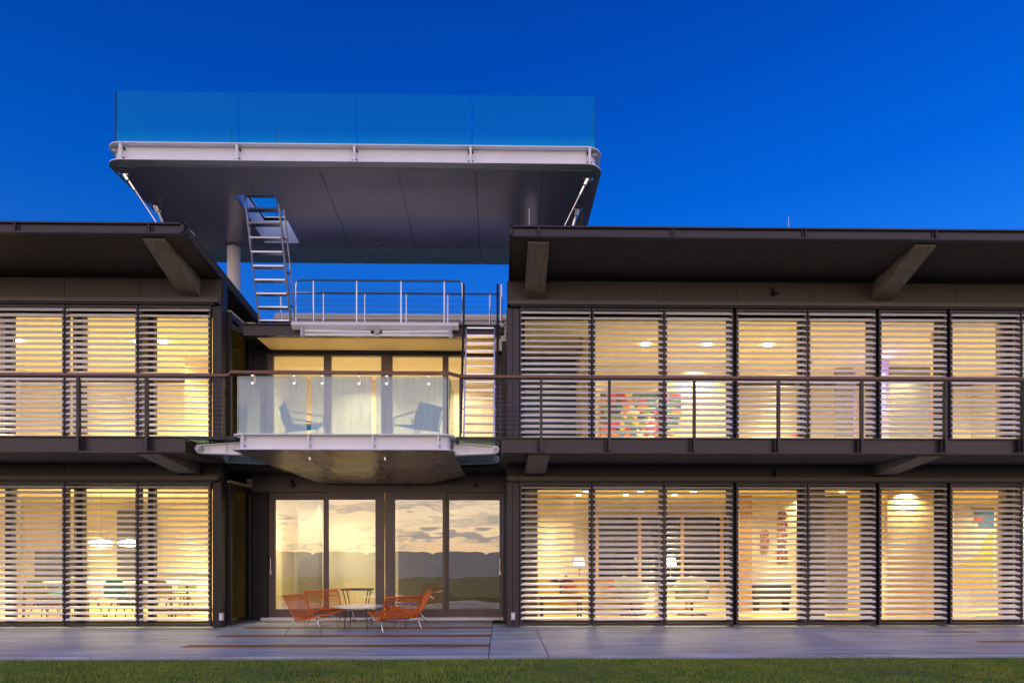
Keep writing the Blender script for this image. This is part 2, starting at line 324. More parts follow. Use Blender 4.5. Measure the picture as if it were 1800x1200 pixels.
# ------------------------------------------------------------------ the house
FAC = 11.75; SLB = 10.25; RF = 10.40; REC = 13.0
house = thing('house', 'two-storey modern house with lit rooms behind louvre shutters and flat overhanging roofs', 'house', (-2.5, 12, 0))
def H(o):
    o.parent = house; o.matrix_parent_inverse = Matrix.Translation((2.5, -12, 0)); return o
SL = .104
def roof_z(Y, top=0): return 6.645 - SL * (Y - RF) + top
wings = [(-13.0, -5.2, 'kitchen wing'), (.10, 13.0, 'living-room wing')]
BR = {0: [(-5.98, -5.61)], 1: [(.44, .80), (7.02, 7.38)]}
def stiff(x, y0, y1, z0, z1, w=.012): return MB().box((x - w / 2, x + w / 2), (y0, y1), (z0, z1))
for wi, (xa, xb, wn) in enumerate(wings):
    inner = xb if wi == 0 else xa
    # floor slab with steel channel edge
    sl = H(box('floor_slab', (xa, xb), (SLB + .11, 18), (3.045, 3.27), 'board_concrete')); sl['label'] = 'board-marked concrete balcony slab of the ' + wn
    ea, eb = (xa, -5.16) if wi == 0 else (-.0, xb)
    eb_o = MB().box((ea, eb), (SLB + .04, SLB + .10), (3.045, 3.265)).box((ea, eb), (SLB, SLB + .10), (3.265, 3.282)).box((ea, eb), (SLB, SLB + .10), (3.028, 3.045)).done('edge_beam', 'violet_steel', sl)
    for bx0, bx1 in BR[wi]:
        MB().prism([(FAC + .1, 2.82), (FAC + .1, 3.04), (SLB + .14, 3.04), (SLB + .14, 3.0)], bx0, bx1).done('bracket', 'concrete_beam', sl)
    # roof plate, channel fascia, inclined concrete brackets
    Yb = 18.0
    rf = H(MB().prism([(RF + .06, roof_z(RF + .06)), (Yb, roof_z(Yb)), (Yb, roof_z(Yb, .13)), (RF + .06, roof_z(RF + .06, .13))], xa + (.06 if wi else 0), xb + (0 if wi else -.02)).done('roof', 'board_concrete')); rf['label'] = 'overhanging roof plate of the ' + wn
    fa, fb = (xa, -5.26) if wi == 0 else (.19, xb)
    MB().box((fa, fb), (RF + .02, RF + .05), (6.670, 6.790)).done('fascia', 'violet_steel', rf)
    MB().box((fa - .05, fb + .05), (RF - .02, RF + .055), (6.793, 6.820)).box((fa - .05, fb + .05), (RF - .02, RF + .055), (6.635, 6.667)).done('fascia_lip', 'black_steel', rf)
    xs = inner - .06 if wi == 0 else inner + .05
    MB().prism([(RF - .02, 6.625), (RF - .02, 6.821), (16.5, roof_z(16.5, .176)), (16.5, roof_z(16.5, -.02))], xs - .02, xs + .03).done('side_fascia', 'dark_steel', rf)
    for px in ([28, 263] if wi == 0 else [947, 1183, 1415, 1644]):
        x = PX(px, RF); MB().box((x - .012, x + .012), (RF - .03, RF + .02), (6.645, 6.815)).box((x - .05, x + .05), (RF, RF + .018), (6.685, 6.775)).done('splice_plate', 'dark_steel', rf)
    for bx0, bx1 in BR[wi]:
        MB().prism([(FAC + .1, 6.11), (FAC + .1, roof_z(FAC + .1) - .003), (RF + .12, roof_z(RF + .12) - .003), (RF + .12, 6.590)], bx0, bx1).done('bracket', 'concrete_beam', rf)
    # panel bands over each storey, on a dark backing
    for (z0, z1, zs, nm) in ((2.80, 3.04, 2.70, 'lower'), (6.065, 6.49, 5.965, 'upper')):
        bk = H(box('facade_band', (xa, xb - (.0 if wi == 0 else 0)), (FAC + .02, FAC + .2), (zs, z1), 'black_steel'))
        x = -5.22 if wi == 0 else .11; pitch = 1.39; first = .88 if wi == 0 else 1.55
        edges = [x]; st = -1 if wi == 0 else 1
        cur = x + st * (1.5 if wi == 0 else 1.55)
        while abs(cur) < 13: edges.append(cur); cur += st * pitch
        for q in range(len(edges) - 1):
            p0, p1 = sorted((edges[q], edges[q + 1]))
            box('wall_panel', (p0 + .004, p1 - .004), (FAC - .01, FAC + .018), (z0 + .004, z1 - .002), 'panel', bk)
        box('track_cover', (xa, -5.22) if wi == 0 else (.11, xb), (FAC - .16, FAC + .01), (zs + .03, z0 - .002), 'strip', bk)
        box('track', (xa, -5.3) if wi == 0 else (.15, xb), (FAC - .13, FAC - .0), (zs, zs + .028), 'black_steel', bk)
    # corner post
    if wi == 0: cps = [((-5.36, -5.2), 'dark_steel')]
    else: cps = [((.10, .20), 'violet_steel'), ((.21, .325), 'violet_steel'), ((.09, .34), 'black_steel')]
    for xx, mm in cps:
        yp = FAC + .0 if mm == 'black_steel' else FAC - .06
        H(box('corner_post', xx, (yp, FAC + .2), (0, 2.70), mm)); H(box('corner_post', xx, (yp, FAC + .2), (3.28, 5.965), mm))
    # glazing line with mullions: one window per bay
    GY = 12.02
    xs_ = [-5.37 - 1.335 * k for k in range(6)] if wi == 0 else [.33 + 1.352 * k for k in range(10)]
    for z0, z1 in ((.02, 2.70), (3.28, 5.965)):
        for q in range(len(xs_) - 1):
            p0, p1 = sorted((xs_[q], xs_[q + 1]))
            fr = MB().box((p0, p0 + .11), (GY - .05, GY + .07), (z0, z1)).box((p0 + .11, p1), (GY - .04, GY + .05), (z0, z0 + .07)).box((p0 + .11, p1), (GY - .04, GY + .05), (z1 - .10, z1)).done('window', 'dark_steel'); H(fr)
            box('pane', (p0 + .112, p1 - .002), (GY, GY + .012), (z0 + .072, z1 - .102), 'window_glass', fr)
    # rooms
    for z0, z1 in ((.02, 2.74), (3.28, 6.0)):
        H(box('room_floor', (xa, xb), (12.1, 17.3), (z0 - .03, z0), 'yellow_floor' if z0 < 1 else 'rug'))
        H(box('ceiling', (xa, xb), (12.1, 17.3), (z1, z1 + .04), 'ceiling'))
        H(box('interior_wall', (xa, xb), (17.0, 17.2), (z0, z1), 'cream'))
        outer = xa if wi == 0 else xb
        H(box('interior_wall', (outer - .1, outer + .1), (12.1, 17.3), (z0, z1), 'cream'))
# end walls towards the recess: glazed, dark framed
for wi, X in ((0, -5.2), (1, .16)):
    for z0, z1 in ((.02, 2.72), (3.28, 5.96)):
        w = H(MB().box((X - .06, X + .06), (11.96, 12.02), (z0, z1)).box((X - .06, X + .06), (12.92, 13.05), (z0, z1)).box((X - .05, X + .05), (12.02, 12.92), (z0, z0 + .05)).box((X - .05, X + .05), (12.02, 12.92), (z1 - .12, z1)).done('side_window', 'black_steel'))
        box('pane', (X - .01, X + .01), (12.02, 12.92), (z0 + .05, z1 - .12), 'tinted_glass', w)
        H(box('interior_wall', (X - .08, X + .08), (13.05, 17.3), (z0, z1 + .2), 'cream'))
# core between the wings
H(box('header', (-5.14, -.00 + .09), (12.98, 13.2), (2.645, 3.0), 'taupe_frame'))
H(box('recess_soffit', (-5.14, -.00 + .09), (11.9, 13.2), (3.0, 3.2), 'dark_steel'))
H(box('room_floor', (-5.12, -.06), (13.2, 17.3), (0.0, .03), 'yellow_floor')); H(box('ceiling', (-5.12, -.06), (13.22, 17.3), (2.7, 2.75), 'ceiling'))
H(box('room_floor', (-5.12, -.06), (13.22, 17.3), (3.22, 3.28), 'rug')); H(box('ceiling', (-5.12, -.06), (13.22, 17.3), (5.56, 5.6), 'ceiling'))
H(box('interior_wall', (-5.12, -.06), (15.6, 15.7), (0.03, 2.7), 'core_wall')); H(box('interior_wall', (-5.12, -.06), (15.2, 15.3), (3.28, 5.56), 'core_wall'))
for z0, z1 in ((0.0, 2.645), (3.28, 5.5)): H(box('end_panel', (-5.14, PX(470, REC) - .003), (13.0, 13.2), (z0, z1), 'dark_steel'))
H(box('end_panel', (PX(884, REC) + .002, .16), (13.0, 13.2), (0, 2.645), 'dark_steel')); H(box('end_panel', (PX(884, REC) + .002, .16), (13.0, 13.2), (3.28, 5.5), 'dark_steel'))
H(box('threshold', (-4.95, .08), (12.93, 13.2), (0.0, .055), 'marble'))
# sliding doors
gz0, gz1 = PZ(1070, REC), PZ(878, REC)
for k, (a, g0, g1, b_) in enumerate(((470, 481, 567, 572), (572, 577, 660, 675), (677, 694, 778, 783.5), (783.5, 789, 878, 884))):
    x0, x1, q0, q1 = PX(a, REC), PX(b_, REC), PX(g0, REC), PX(g1, REC); yy = (12.99, 13.06) if k in (1, 2) else (13.07, 13.14)
    d = H(MB().box((x0, q0), yy, (.056, 2.643)).box((q1, x1), yy, (.056, 2.643)).box((q0, q1), yy, (.056, gz0)).box((q0, q1), yy, (gz1, 2.643)).done('sliding_door', 'taupe_frame'))
    MB().box((q0, q1), ((yy[0] + yy[1]) / 2 - .006, (yy[0] + yy[1]) / 2 + .006), (gz0, gz1)).done('pane', 'door_glass', d, org=(q0, yy[0], gz0))
    if k in (0, 3):
        hx = x0 + .05 if k == 0 else x1 - .06
        MB().tube([(hx, yy[0] - .03, .95), (hx, yy[0] - .03, 1.28)], .012).box((hx - .02, hx + .02), (yy[0] - .03, yy[0]), (.93, 1.02)).done('handle', 'steel', d)
# upper glazing of the core
ug = [(470, 479, 569, 575), (575, 581, 670, 679), (679, 689, 778, 783), (783, 788, 870, 884)]
for a, g0, g1, b_ in ug:
    x0, x1, q0, q1 = PX(a, REC), PX(b_, REC), PX(g0, REC), PX(g1, REC)
    d = H(MB().box((x0, q0), (13.0, 13.1), (3.29, 5.5)).box((q1, x1), (13.0, 13.1), (3.29, 5.5)).box((q0, q1), (13.0, 13.1), (3.29, 3.36)).box((q0, q1), (13.0, 13.1), (5.46, 5.5)).done('window', 'taupe_frame'))
    box('pane', (q0, q1), (13.04, 13.055), (3.36, 5.46), 'window_glass', d)
H(box('lintel', (-5.14, -.00 + .09), (12.95, 13.2), (5.502, 5.565), 'black_steel'))
H(box('eaves_soffit', (-4.75, -.1), (12.22, 12.95), (5.555, 5.60), 'cream_warm'))
H(MB().box((-4.95, -.02), (12.08, 12.12), (5.56, 5.75)).box((-4.95, -.02), (12.04, 12.16), (5.75, 5.77)).box((-4.95, -.02), (12.04, 12.16), (5.54, 5.56)).done('roof_edge_beam', 'violet_steel'))
H(box('core_roof', (-5.12, -.06), (12.13, 17.3), (5.62, 5.745), 'dark_steel'))
pr = H(box('parapet', (-4.9, .2), (13.6, 13.9), (5.75, 6.56), 'white_steel'))
for k in range(4): box('parapet_rib', (-4.9, .2), (13.56 - .012 * k, 13.6), (6.14 + k * .09, 6.20 + k * .09), 'white_steel', pr)
# recess side posts at the right hand end of the doors and small fittings
H(box('corner_post', (.03, .095), (12.6, 12.97), (0, 3.0), 'violet_steel')); H(box('corner_post', (.0, .09), (12.3, 12.94), (3.28, 5.54), 'violet_steel'))
for px, py, Y in ((1362, 512, FAC - .02), (1365, 833, FAC - .02), (516, 852, 12.97), (838, 852, 12.97)):
    x, z = PX(px, Y), PZ(py, Y); H(MB().box((x - .05, x + .03), (Y - .10, Y), (z - .03, z + .02)).box((x - .05, x - .02), (Y - .06, Y), (z - .06, z + .10)).done('wall_spotlight', 'black'))
for px, Y in ((390, FAC - .06), (902, FAC - .06)):
    x, z = PX(px, Y), PZ(1082, Y); s_ = H(box('wall_socket', (x - .04, x + .04), (Y - .03, Y), (z - .07, z + .07), 'grey_steel')); box('socket_cover', (x - .028, x + .028), (Y - .045, Y - .031), (z - .05, z + .05), 'marble', s_)
H(box('roof_kerb', (-5.42, -5.3), (10.7, 10.9), (6.75, 6.88), 'white_steel'))
# recessed ceiling lights: a glowing disc and the lamp it stands for
def downlight(x, y, z, r=.06):
    H(MB().lathe([(r, 0), (r, -.012)], (x, y, z - .002), 14).done('downlight', 'lamp_glow'))
def room_lamp(x, y, z, e, sx, sy, col=(1, .84, .52)):
    l = bpy.data.lights.new('ceiling_lamp', 'AREA'); l.shape = 'DISK'; l.size = .22; l.energy = e * .43; l.color = col; l.spread = R(140)
    for k, (ax, ay) in enumerate(((-.28 * sx, -.24 * sy), (.28 * sx, .20 * sy))):
        o = bpy.data.objects.new('ceiling_lamp', l); COL.objects.link(o); o.location = (x + ax, y + ay, z)
for x in (-11, -8.4, -6.3):
    room_lamp(x, 14.3, 2.70, 150, 1.8, 3.2); room_lamp(x, 14.3, 5.95, 150, 1.8, 3.2, (1, .84, .48))
for x in (1.6, 4.2, 6.8, 9.4, 12):
    room_lamp(x, 14.3, 2.70, {1.6: 130, 4.2: 150, 6.8: 115, 9.4: 120, 12: 150}[x], 1.9, 3.2); room_lamp(x, 14.3, 5.95, {1.6: 10, 4.2: 150, 6.8: 135, 9.4: 100, 12: 140}[x], 1.9, 3.2, (1, .84, .49))
room_lamp(-4.2, 14.2, 2.66, 120, 1.2, 1.4); room_lamp(-1.6, 14.2, 2.66, 7, 1.4, 1.6)
room_lamp(-3.8, 14.2, 5.52, 62, 1.6, 1.6, (1, .78, .5)); room_lamp(-1.4, 14.2, 5.52, 62, 1.6, 1.6, (1, .78, .5))
for px, py, Y in ((360, 877, 13.2), (195, 877, 13.2), (343, 884, 14.2), (957, 864, 12.9), (1031, 874, 13.8), (1017, 883, 14.6), (1100, 883, 14.6), (1126, 873, 13.8), (1185, 883, 14.6), (1219, 873, 13.8), (1480, 873, 13.8)):
    downlight(PX(px, Y), Y, 2.74)
# bright dome fittings on the upper ceilings
for px in (30, 243, 287, 1135, 1243, 1350):
    Y = 13.75; H(MB().lathe([(.035, -.075), (.07, -.05), (.085, 0), (.085, .012)], (PX(px, Y), Y, 5.986), 14).done('dome_light', 'pendant_glow', smooth=True))

# ------------------------------------------------------------------ louvre shutters: each slides, so each is a thing
slat_cache = {}
def slat_mesh(w):
    k = round(w, 3)
    if k not in slat_cache:
        pr = []
        for j in range(10):
            a = 2 * math.pi * j / 10; u, v = .062 * math.cos(a), .0115 * math.sin(a); th = 0
            pr.append((u * math.cos(th) - v * math.sin(th), u * math.sin(th) + v * math.cos(th)))
        m = MB().prism(pr, 0, w); me = bpy.data.meshes.new('slat'); me.from_pydata(m.v, [], m.f); me.update(); me.materials.append(MATS['slat']); slat_cache[k] = me
    return slat_cache[k]
def shutter(x0, x1, z0, z1, y, label, nsl=24, tilt=0):
    t = thing('louvre_shutter', label, 'shutter', (x0, y, z0), 0, 'sliding louvre shutters along the facade')
    w, h = x1 - x0, z1 - z0
    for a in (0, w - .045): MB().box((a, a + .045), (-.03, .03), (0, h)).done('stile', 'violet_steel', t)
    MB().box((.045, w - .045), (-.025, .025), (0, .05)).done('rail', 'violet_steel', t); MB().box((.045, w - .045), (-.025, .025), (h - .05, h)).done('rail', 'violet_steel', t)
    tilt += random.uniform(-5, 5)
    me = slat_mesh(w - .03); pitch = (h - .13) / nsl
    for k in range(nsl):
        o = bpy.data.objects.new('slat', me); COL.objects.link(o); o.parent = t; o.location = (.015, -.02, .09 + pitch * (k + .5)); o.rotation_euler = (R(tilt + random.uniform(-1.6, 1.6)), R(random.uniform(-.08, .08)), 0)
    return t
for storey, z0, z1 in (('ground floor', .03, 2.70), ('upper floor', 3.29, 5.965)):
    for k in range(3):
        b_ = -5.37 - 1.335 * k; a = b_ - 1.335
        shutter(a + .012, b_ - .012, z0, z1, FAC - .06 - (.0 if k % 2 else .0), f'silver louvre shutter on {storey} of the kitchen wing, {ORD[k]} from the central recess', tilt=24 if z0 < 1 else 39)
    for k in range(8):
        a = .33 + 1.352 * k; b_ = a + 1.352
        shutter(a + .012, b_ - (.012 if k not in (2, 4, 5) else .06), z0, z1, FAC - .06, f'silver louvre shutter on {storey} of the living-room wing, {ORD[k]} from the central recess', tilt=24 if z0 < 1 else 39)

for k in (2, 4, 5):
    xp = .33 + 1.352 * (k + 1)
    for z0, z1 in ((.03, 2.70), (3.29, 5.965)): H(box('facade_post', (xp - .10, xp + .05), (FAC + .0, FAC + .16), (z0, z1), 'dark_steel'))
# ------------------------------------------------------------------ balcony railings
RZ = 4.26
def handrail_obj(pts, parent, name='handrail'):
    m = MB(); n = len(pts); i0 = 0
    sec = [(-.04, -.022), (.04, -.022), (.04, .012), (.03, .024), (-.03, .024), (-.04, .012)]
    for k, (x, y, z) in enumerate(pts):
        for u, v in sec: m.v.append((x, y + u, z + v))
    q = len(sec)
    for k in range(n - 1):
        for j in range(q): a = k * q + j; b = k * q + (j + 1) % q; m.f.append((a, b, b + q, a + q))
    m.f.append(tuple(range(q))); m.f.append(tuple(range((n - 1) * q, n * q)))
    return m.done(name, 'wood_rail', parent)
def railing(label, xa, xb, posts, endpost):
    t = thing('balcony_railing', label, 'railing')
    handrail_obj([(xa, SLB - .03, RZ), (xb, SLB - .03, RZ)], t)
    MB().box((xa, xb), (SLB - .05, SLB - .01), (RZ - .045, RZ - .023)).done('rail_bar', 'dark_steel', t)
    for x in posts:
        p = MB().box((x - .008, x + .030), (SLB - .075, SLB - .005), (3.05, RZ - .06)).box((x, x + .022), (SLB - .05, SLB - .02), (RZ - .06, RZ - .045)).done('post', 'violet_steel', t)
        m = MB()
        for z in (3.10, 3.21): m.box((x - .045, x - .008), (SLB - .02, SLB + .0), (z - .014, z + .014))
        m.box((x - .05, x - .036), (SLB - .03, SLB + .035), (3.06, 3.25)).done('bolt_plate', 'dark_steel', p)
    MB().box((endpost - .012, endpost + .012), (SLB - .06, SLB - .0), (3.28, RZ - .045)).done('post', 'violet_steel', t)
    for k in range(12):
        z = 3.36 + k * .0725; MB().tube([(xa, SLB - .035, z), (xb, SLB - .035, z)], .0028, 5).done('cable', 'cable', t)
YR = SLB - .04
railing('steel cable railing with timber handrail along the kitchen wing balcony', -12.5, -4.50, [PX(p, YR) for p in (137, 257)] + [-8.6, -9.9], -4.50)
railing('steel cable railing with timber handrail along the living-room wing balcony', -.68, 12.5, [PX(p, YR) for p in (950, 1070, 1219, 1367, 1513, 1660, 1797)] + [9.9, 11.3], -.68)

# ------------------------------------------------------------------ balcony platform (bay) between the wings
BY = 10.0; BX0, BX1 = -4.32, -.76
bay = thing('balcony_platform', 'white steel balcony platform with tapered metal underside hung between the wings', 'balcony', (-2.54, 11, 3.0))
def B(o): o.parent = bay; o.matrix_parent_inverse = Matrix.Translation((2.54, -11, -3.0)); return o
def rounded(x0, x1, y0, y1, r, n=6):
    """outline with the two front corners rounded"""
    p = []
    for k in range(n + 1): a = math.pi + math.pi / 2 * k / n; p.append((x0 + r + r * math.cos(a), y0 + r + r * math.sin(a)))
    for k in range(n + 1): a = 1.5 * math.pi + math.pi / 2 * k / n; p.append((x1 - r + r * math.cos(a), y0 + r + r * math.sin(a)))
    return p + [(x1, y1), (x0, y1)]
fl = MB().prism(rounded(BX0, BX1, BY, 12.95, .18), 3.268, 3.284, 'z').prism(rounded(BX0, BX1, BY, 10.4, .18), 3.03, 3.045, 'z').done('edge_flange', 'white_steel'); B(fl)
web = B(MB().prism(rounded(BX0 + .09, BX1 - .09, BY + .09, 12.9, .12), 3.046, 3.267, 'z').done('edge_beam', 'white_steel'))
for px in (425, 541, 655, 770): x = PX(px, BY); MB().box((x - .012, x + .012), (BY + .01, BY + .09), (3.046, 3.267)).done('stiffener', 'white_steel', web); MB().box((x + .015, x + .03), (BY + .05, BY + .088), (3.09, 3.11)).box((x + .015, x + .03), (BY + .05, BY + .088), (3.2, 3.22)).done('bolt', 'grey_steel', web)
# tapered belly in panels
rows = [(10.05, 3.028, BX0 + .03, BX1 - .03), (10.95, 2.875, -3.87, -1.21), (12.75, 2.79, -3.66, -1.46)]
joint = [0, .295, .66, 1]
for k in range(3):
    m = MB()
    for (y0, z0, a0, b0), (y1, z1, a1, b1) in zip(rows[:-1], rows[1:]):
        u0, u1 = joint[k], joint[k + 1]; g = .006
        p = [(a0 + (b0 - a0) * u0 + g, y0, z0), (a0 + (b0 - a0) * u1 - g, y0, z0), (a1 + (b1 - a1) * u1 - g, y1, z1), (a1 + (b1 - a1) * u0 + g, y1, z1)]
        m.quad(*p)
    o = B(m.done('belly_panel', 'bay_soffit')); sm = o.modifiers.new('s', 'SOLIDIFY'); sm.thickness = .02; sm.offset = 1
    # side facets
m = MB(); m.quad((BX1 - .03, 10.05, 3.028), (-.71, 12.3, 2.90), (-1.21, 10.95, 2.875)); m.quad((-1.21, 10.95, 2.875), (-.71, 12.3, 2.90), (-1.46, 12.75, 2.79))
o = B(m.done('belly_side', 'bay_soffit')); sm = o.modifiers.new('s', 'SOLIDIFY'); sm.thickness = .015; sm.offset = 1
m = MB(); m.quad((BX0 + .03, 10.05, 3.028), (-3.87, 10.95, 2.875), (-4.34, 12.3, 3.02)); m.quad((-3.87, 10.95, 2.875), (-3.66, 12.75, 2.79), (-4.34, 12.3, 3.02))
o = B(m.done('belly_side', 'bay_soffit')); sm = o.modifiers.new('s', 'SOLIDIFY'); sm.thickness = .015; sm.offset = 1
B(MB().box((-4.2, -.85), (10.2, 12.2), (3.03, 3.05)).done('belly_core', 'black_steel'))
for px in (543, 676): x = PX(px, 10.35); B(MB().lathe([(.022, 0), (.022, -.05)], (x, 10.4, 2.975), 10).done('downlight', 'chrome'))
# three tapered steel arms each side with pin joints
for yy in (10.45, 11.5, 12.75):
    for sgn in (0, 1):
        if sgn: X0, X1, pin = -.80, -.10, -.10
        else: X0, X1, pin = -4.30, -5.02, -4.98
        m = MB().prism([(X0, 3.02), (X0, 3.20), (X1, 3.15), (X1, 3.05)][::1], yy - .02, yy + .02, 'y')
        lo_, hi = min(X0, X1), max(X0, X1)
        m.prism([(X0, 3.20), (X0, 3.215), (X1, 3.165), (X1, 3.15)], yy - .07, yy + .07, 'y').prism([(X0, 3.005), (X0, 3.02), (X1, 3.05), (X1, 3.035)], yy - .07, yy + .07, 'y')
        for u in (.35, .75): xx = X0 + (X1 - X0) * u; m.box((xx - .006, xx + .006), (yy - .06, yy + .06), (3.035, 3.17))
        a_ = B(m.done('bracket_arm', 'white_steel' if yy < 11 else 'grey_steel'))
        MB().prism([(pin + .058 * math.cos(q / 12 * 6.283), 3.10 + .058 * math.sin(q / 12 * 6.283)) for q in range(12)], yy - .10, yy + .05, 'y').done('pin_plate', 'white_steel' if sgn else 'grey_steel', a_)
        MB().prism([(pin + .032 * math.cos(q / 12 * 6.283), 3.10 + .032 * math.sin(q / 12 * 6.283)) for q in range(12)], yy - .13, yy - .10, 'y').done('pin', 'grey_steel', a_)
# glass gangway floors either side
for x0, x1 in ((-5.14, -4.33), (-.75, -.02)):
    g = B(box('glass_floor', (x0, x1), (10.3, 12.9), (3.235, 3.262), 'floor_glass'))
    MB().box((x0, x1), (10.24, 10.29), (3.235, 3.285)).box((x0 - .0, x0 + .04), (10.3, 12.9), (3.19, 3.234)).done('floor_frame', 'black_steel', g)
# glass balustrade of the bay
bal = thing('glass_balustrade', 'misted glass balustrade with timber handrail and round steel clamps on the balcony platform', 'balustrade', (-2.54, 10.1, 3.285))
def G(o): o.parent = bal; o.matrix_parent_inverse = Matrix.Translation((2.54, -10.1, -3.285)); return o
GYb = BY + .07
for a, b_ in ((420, 539), (547, 653), (661, 785)):
    x0, x1 = PX(a, GYb), PX(b_, GYb); G(MB().box((x0, x1), (GYb - .007, GYb + .007), (3.286, RZ - .05)).done('glass_panel', 'bay_glass', org=((x0 + x1) / 2, GYb, 3.286)))
for x in (PX(417, GYb), PX(789, GYb)): G(MB().box((x - .007, x + .007), (GYb + .02, 11.0), (3.286, RZ - .05)).done('glass_panel', 'floor_glass', org=(x, GYb, 3.286)))
for px in (445, 518, 567, 632, 680, 754):
    x = PX(px, GYb)
    for z in (PZ(662, GYb), PZ(676, GYb)): G(MB().prism([(x + .024 * math.cos(q / 14 * 6.283), z + .024 * math.sin(q / 14 * 6.283)) for q in range(14)], GYb - .03, GYb - .009, 'y').done('clamp', 'chrome'))
    G(box('clamp_bracket', (x + .018, x + .024), (GYb - .008, GYb + .05), (PZ(676, GYb), RZ - .03), 'steel'))
hr = handrail_obj([(-4.52, SLB - .03, RZ), (-4.40, SLB - .06, RZ), (-4.30, BY + .03, RZ), (-4.2, BY + .03, RZ), (-.95, BY + .03, RZ), (-.85, BY + .03, RZ), (-.66, SLB - .03, RZ)], None); G(hr)

# ------------------------------------------------------------------ roof deck
DY = 10.55; DX0, DX1 = -6.68, 1.72; DZ0, DZ1 = 7.95, 8.25
deck = thing('roof_deck', 'white-edged roof deck with grey metal underside and glass balustrade high between the wings', 'roof deck', (-2.46, 12, 8))
def D(o): o.parent = deck; o.matrix_parent_inverse = Matrix.Translation((2.46, -12, -8)); return o
D(MB().prism(rounded(DX0, DX1, DY, 14.0, .28), DZ1 - .018, DZ1, 'z').done('top_flange', 'white_steel')) if False else None
HX0, HX1, HY0, HY1 = -4.84, -4.13, 11.41, 12.85
# floor of the deck with the hatch opening left free
m = MB()
for x, y in (((DX0 + .1, HX0), (DY + .12, 13.95)), ((HX1, DX1 - .1), (DY + .12, 13.95)), ((HX0, HX1), (DY + .12, HY0)), ((HX0, HX1), (HY1, 13.95))): m.box(x, y, (DZ1 - .09, DZ1 - .03))
D(m.done('deck_floor', 'grey_steel'))
def rim(x0, x1, y0, y1, r, w):
    o, i = rounded(x0, x1, y0, y1, r), rounded(x0 + w, x1 - w, y0 + w, y1 - w, max(.04, r - w))
    return o, i
def ring(m, z0, z1, w, inset=0, r=.28):
    o, i = rim(DX0 + inset, DX1 - inset, DY + inset, 14.0 - inset, r - inset, w); n = len(o); b = len(m.v)
    for z in (z0, z1):
        m.v += [(x, y, z) for x, y in o] + [(x, y, z) for x, y in i]
    for k in range(n):
        q = (k + 1) % n
        m.f += [(b + k, b + n + k, b + n + q, b + q), (b + 2 * n + k, b + 2 * n + q, b + 3 * n + q, b + 3 * n + k), (b + k, b + q, b + 2 * n + q, b + 2 * n + k), (b + n + k, b + 3 * n + k, b + 3 * n + q, b + n + q)]
    return m
D(ring(ring(MB(), DZ1 - .016, DZ1, .2), DZ0, DZ0 + .016, .2).done('edge_flange', 'white_steel'))
wb = D(ring(MB(), DZ0 + .017, DZ1 - .017, .05, .10).done('edge_beam', 'white_steel'))
for px in (210, 415, 622, 827, 1037):
    x = PX(px, DY); s_ = MB().box((x - .02, x + .02), (DY + .01, DY + .10), (DZ0 + .017, DZ1 - .017)).done('stiffener', 'white_steel', wb)
    m = MB()
    for z in (DZ0 + .06, DZ1 - .07): m.box((x + .022, x + .045), (DY + .05, DY + .098), (z - .012, z + .012)).box((x - .045, x - .022), (DY + .05, DY + .098), (z - .012, z + .012))
    m.done('bolt', 'dark_steel', wb)
def hz(y): return DZ0 - .003 - SL * (y - DY) if y <= 13.0 else DZ0 - .003 - SL * 2.45 + .11 * (y - 13.0)
D(MB().prism([(DY + .25, DZ0 + .05), (13, hz(13) + .06), (13.9, hz(13.9) + .05), (13.9, 8.1), (DY + .25, 8.1)], DX0 + .25, HX0 - .05).prism([(DY + .25, DZ0 + .05), (13, hz(13) + .06), (13.9, hz(13.9) + .05), (13.9, 8.1), (DY + .25, 8.1)], HX1 + .05, DX1 - .25).done('deck_core', 'black_steel'))
xj = [DX0 + .16] + [PX(p, DY) for p in (293, 415, 555, 695, 835, 956)] + [DX1 - .16]
ysg = [DY + .16, HY0, HY1, 13.0, 13.93]
for a, b_ in zip(xj[:-1], xj[1:]):
    m = MB(); cuts = sorted({a + .005, b_ - .005} | {c_ for c_ in (HX0, HX1) if a < c_ < b_})
    for c0, c1 in zip(cuts[:-1], cuts[1:]):
        for y0, y1 in zip(ysg[:-1], ysg[1:]):
            if y0 == HY0 and c0 >= HX0 - .01 and c1 <= HX1 + .01: continue
            m.quad((c0, y0, hz(y0)), (c0, y1, hz(y1)), (c1, y1, hz(y1)), (c1, y0, hz(y0)))
    o = D(m.done('soffit_panel', 'soffit')); sm = o.modifiers.new('s', 'SOLIDIFY'); sm.thickness = .02; sm.offset = -1
# hatch lining
for x, y in (((HX0 - .03, HX0), (HY0, HY1)), ((HX1, HX1 + .03), (HY0, HY1)), ((HX0, HX1), (HY0 - .03, HY0)), ((HX0, HX1), (HY1, HY1 + .03))): D(MB().prism([(y[0], hz(y[0]) + .001), (y[1], hz(y[1]) + .001), (y[1], 8.24), (y[0], 8.24)], x[0], x[1]).done('hatch_lining', 'white_steel'))
for px in (665, 846): x = PX(px, 12.8); D(MB().lathe([(.03, .03), (.03, -.04), (.02, -.05)], (x, 12.8, hz(12.8)), 10).done('spotlight', 'chrome'))
# column on the kitchen wing roof
cx = PX(411, 13.0); D(MB().lathe([(.13, roof_z(13.0, .12)), (.13, hz(13) - .02)], (cx, 13.0, 0), 24).done('column', 'white_steel', smooth=False))
cx2 = -4.92 - cx; D(MB().lathe([(.13, roof_z(13.0, .12)), (.13, hz(13) - .02)], (cx2, 13.0, 0), 24).done('column', 'white_steel'))
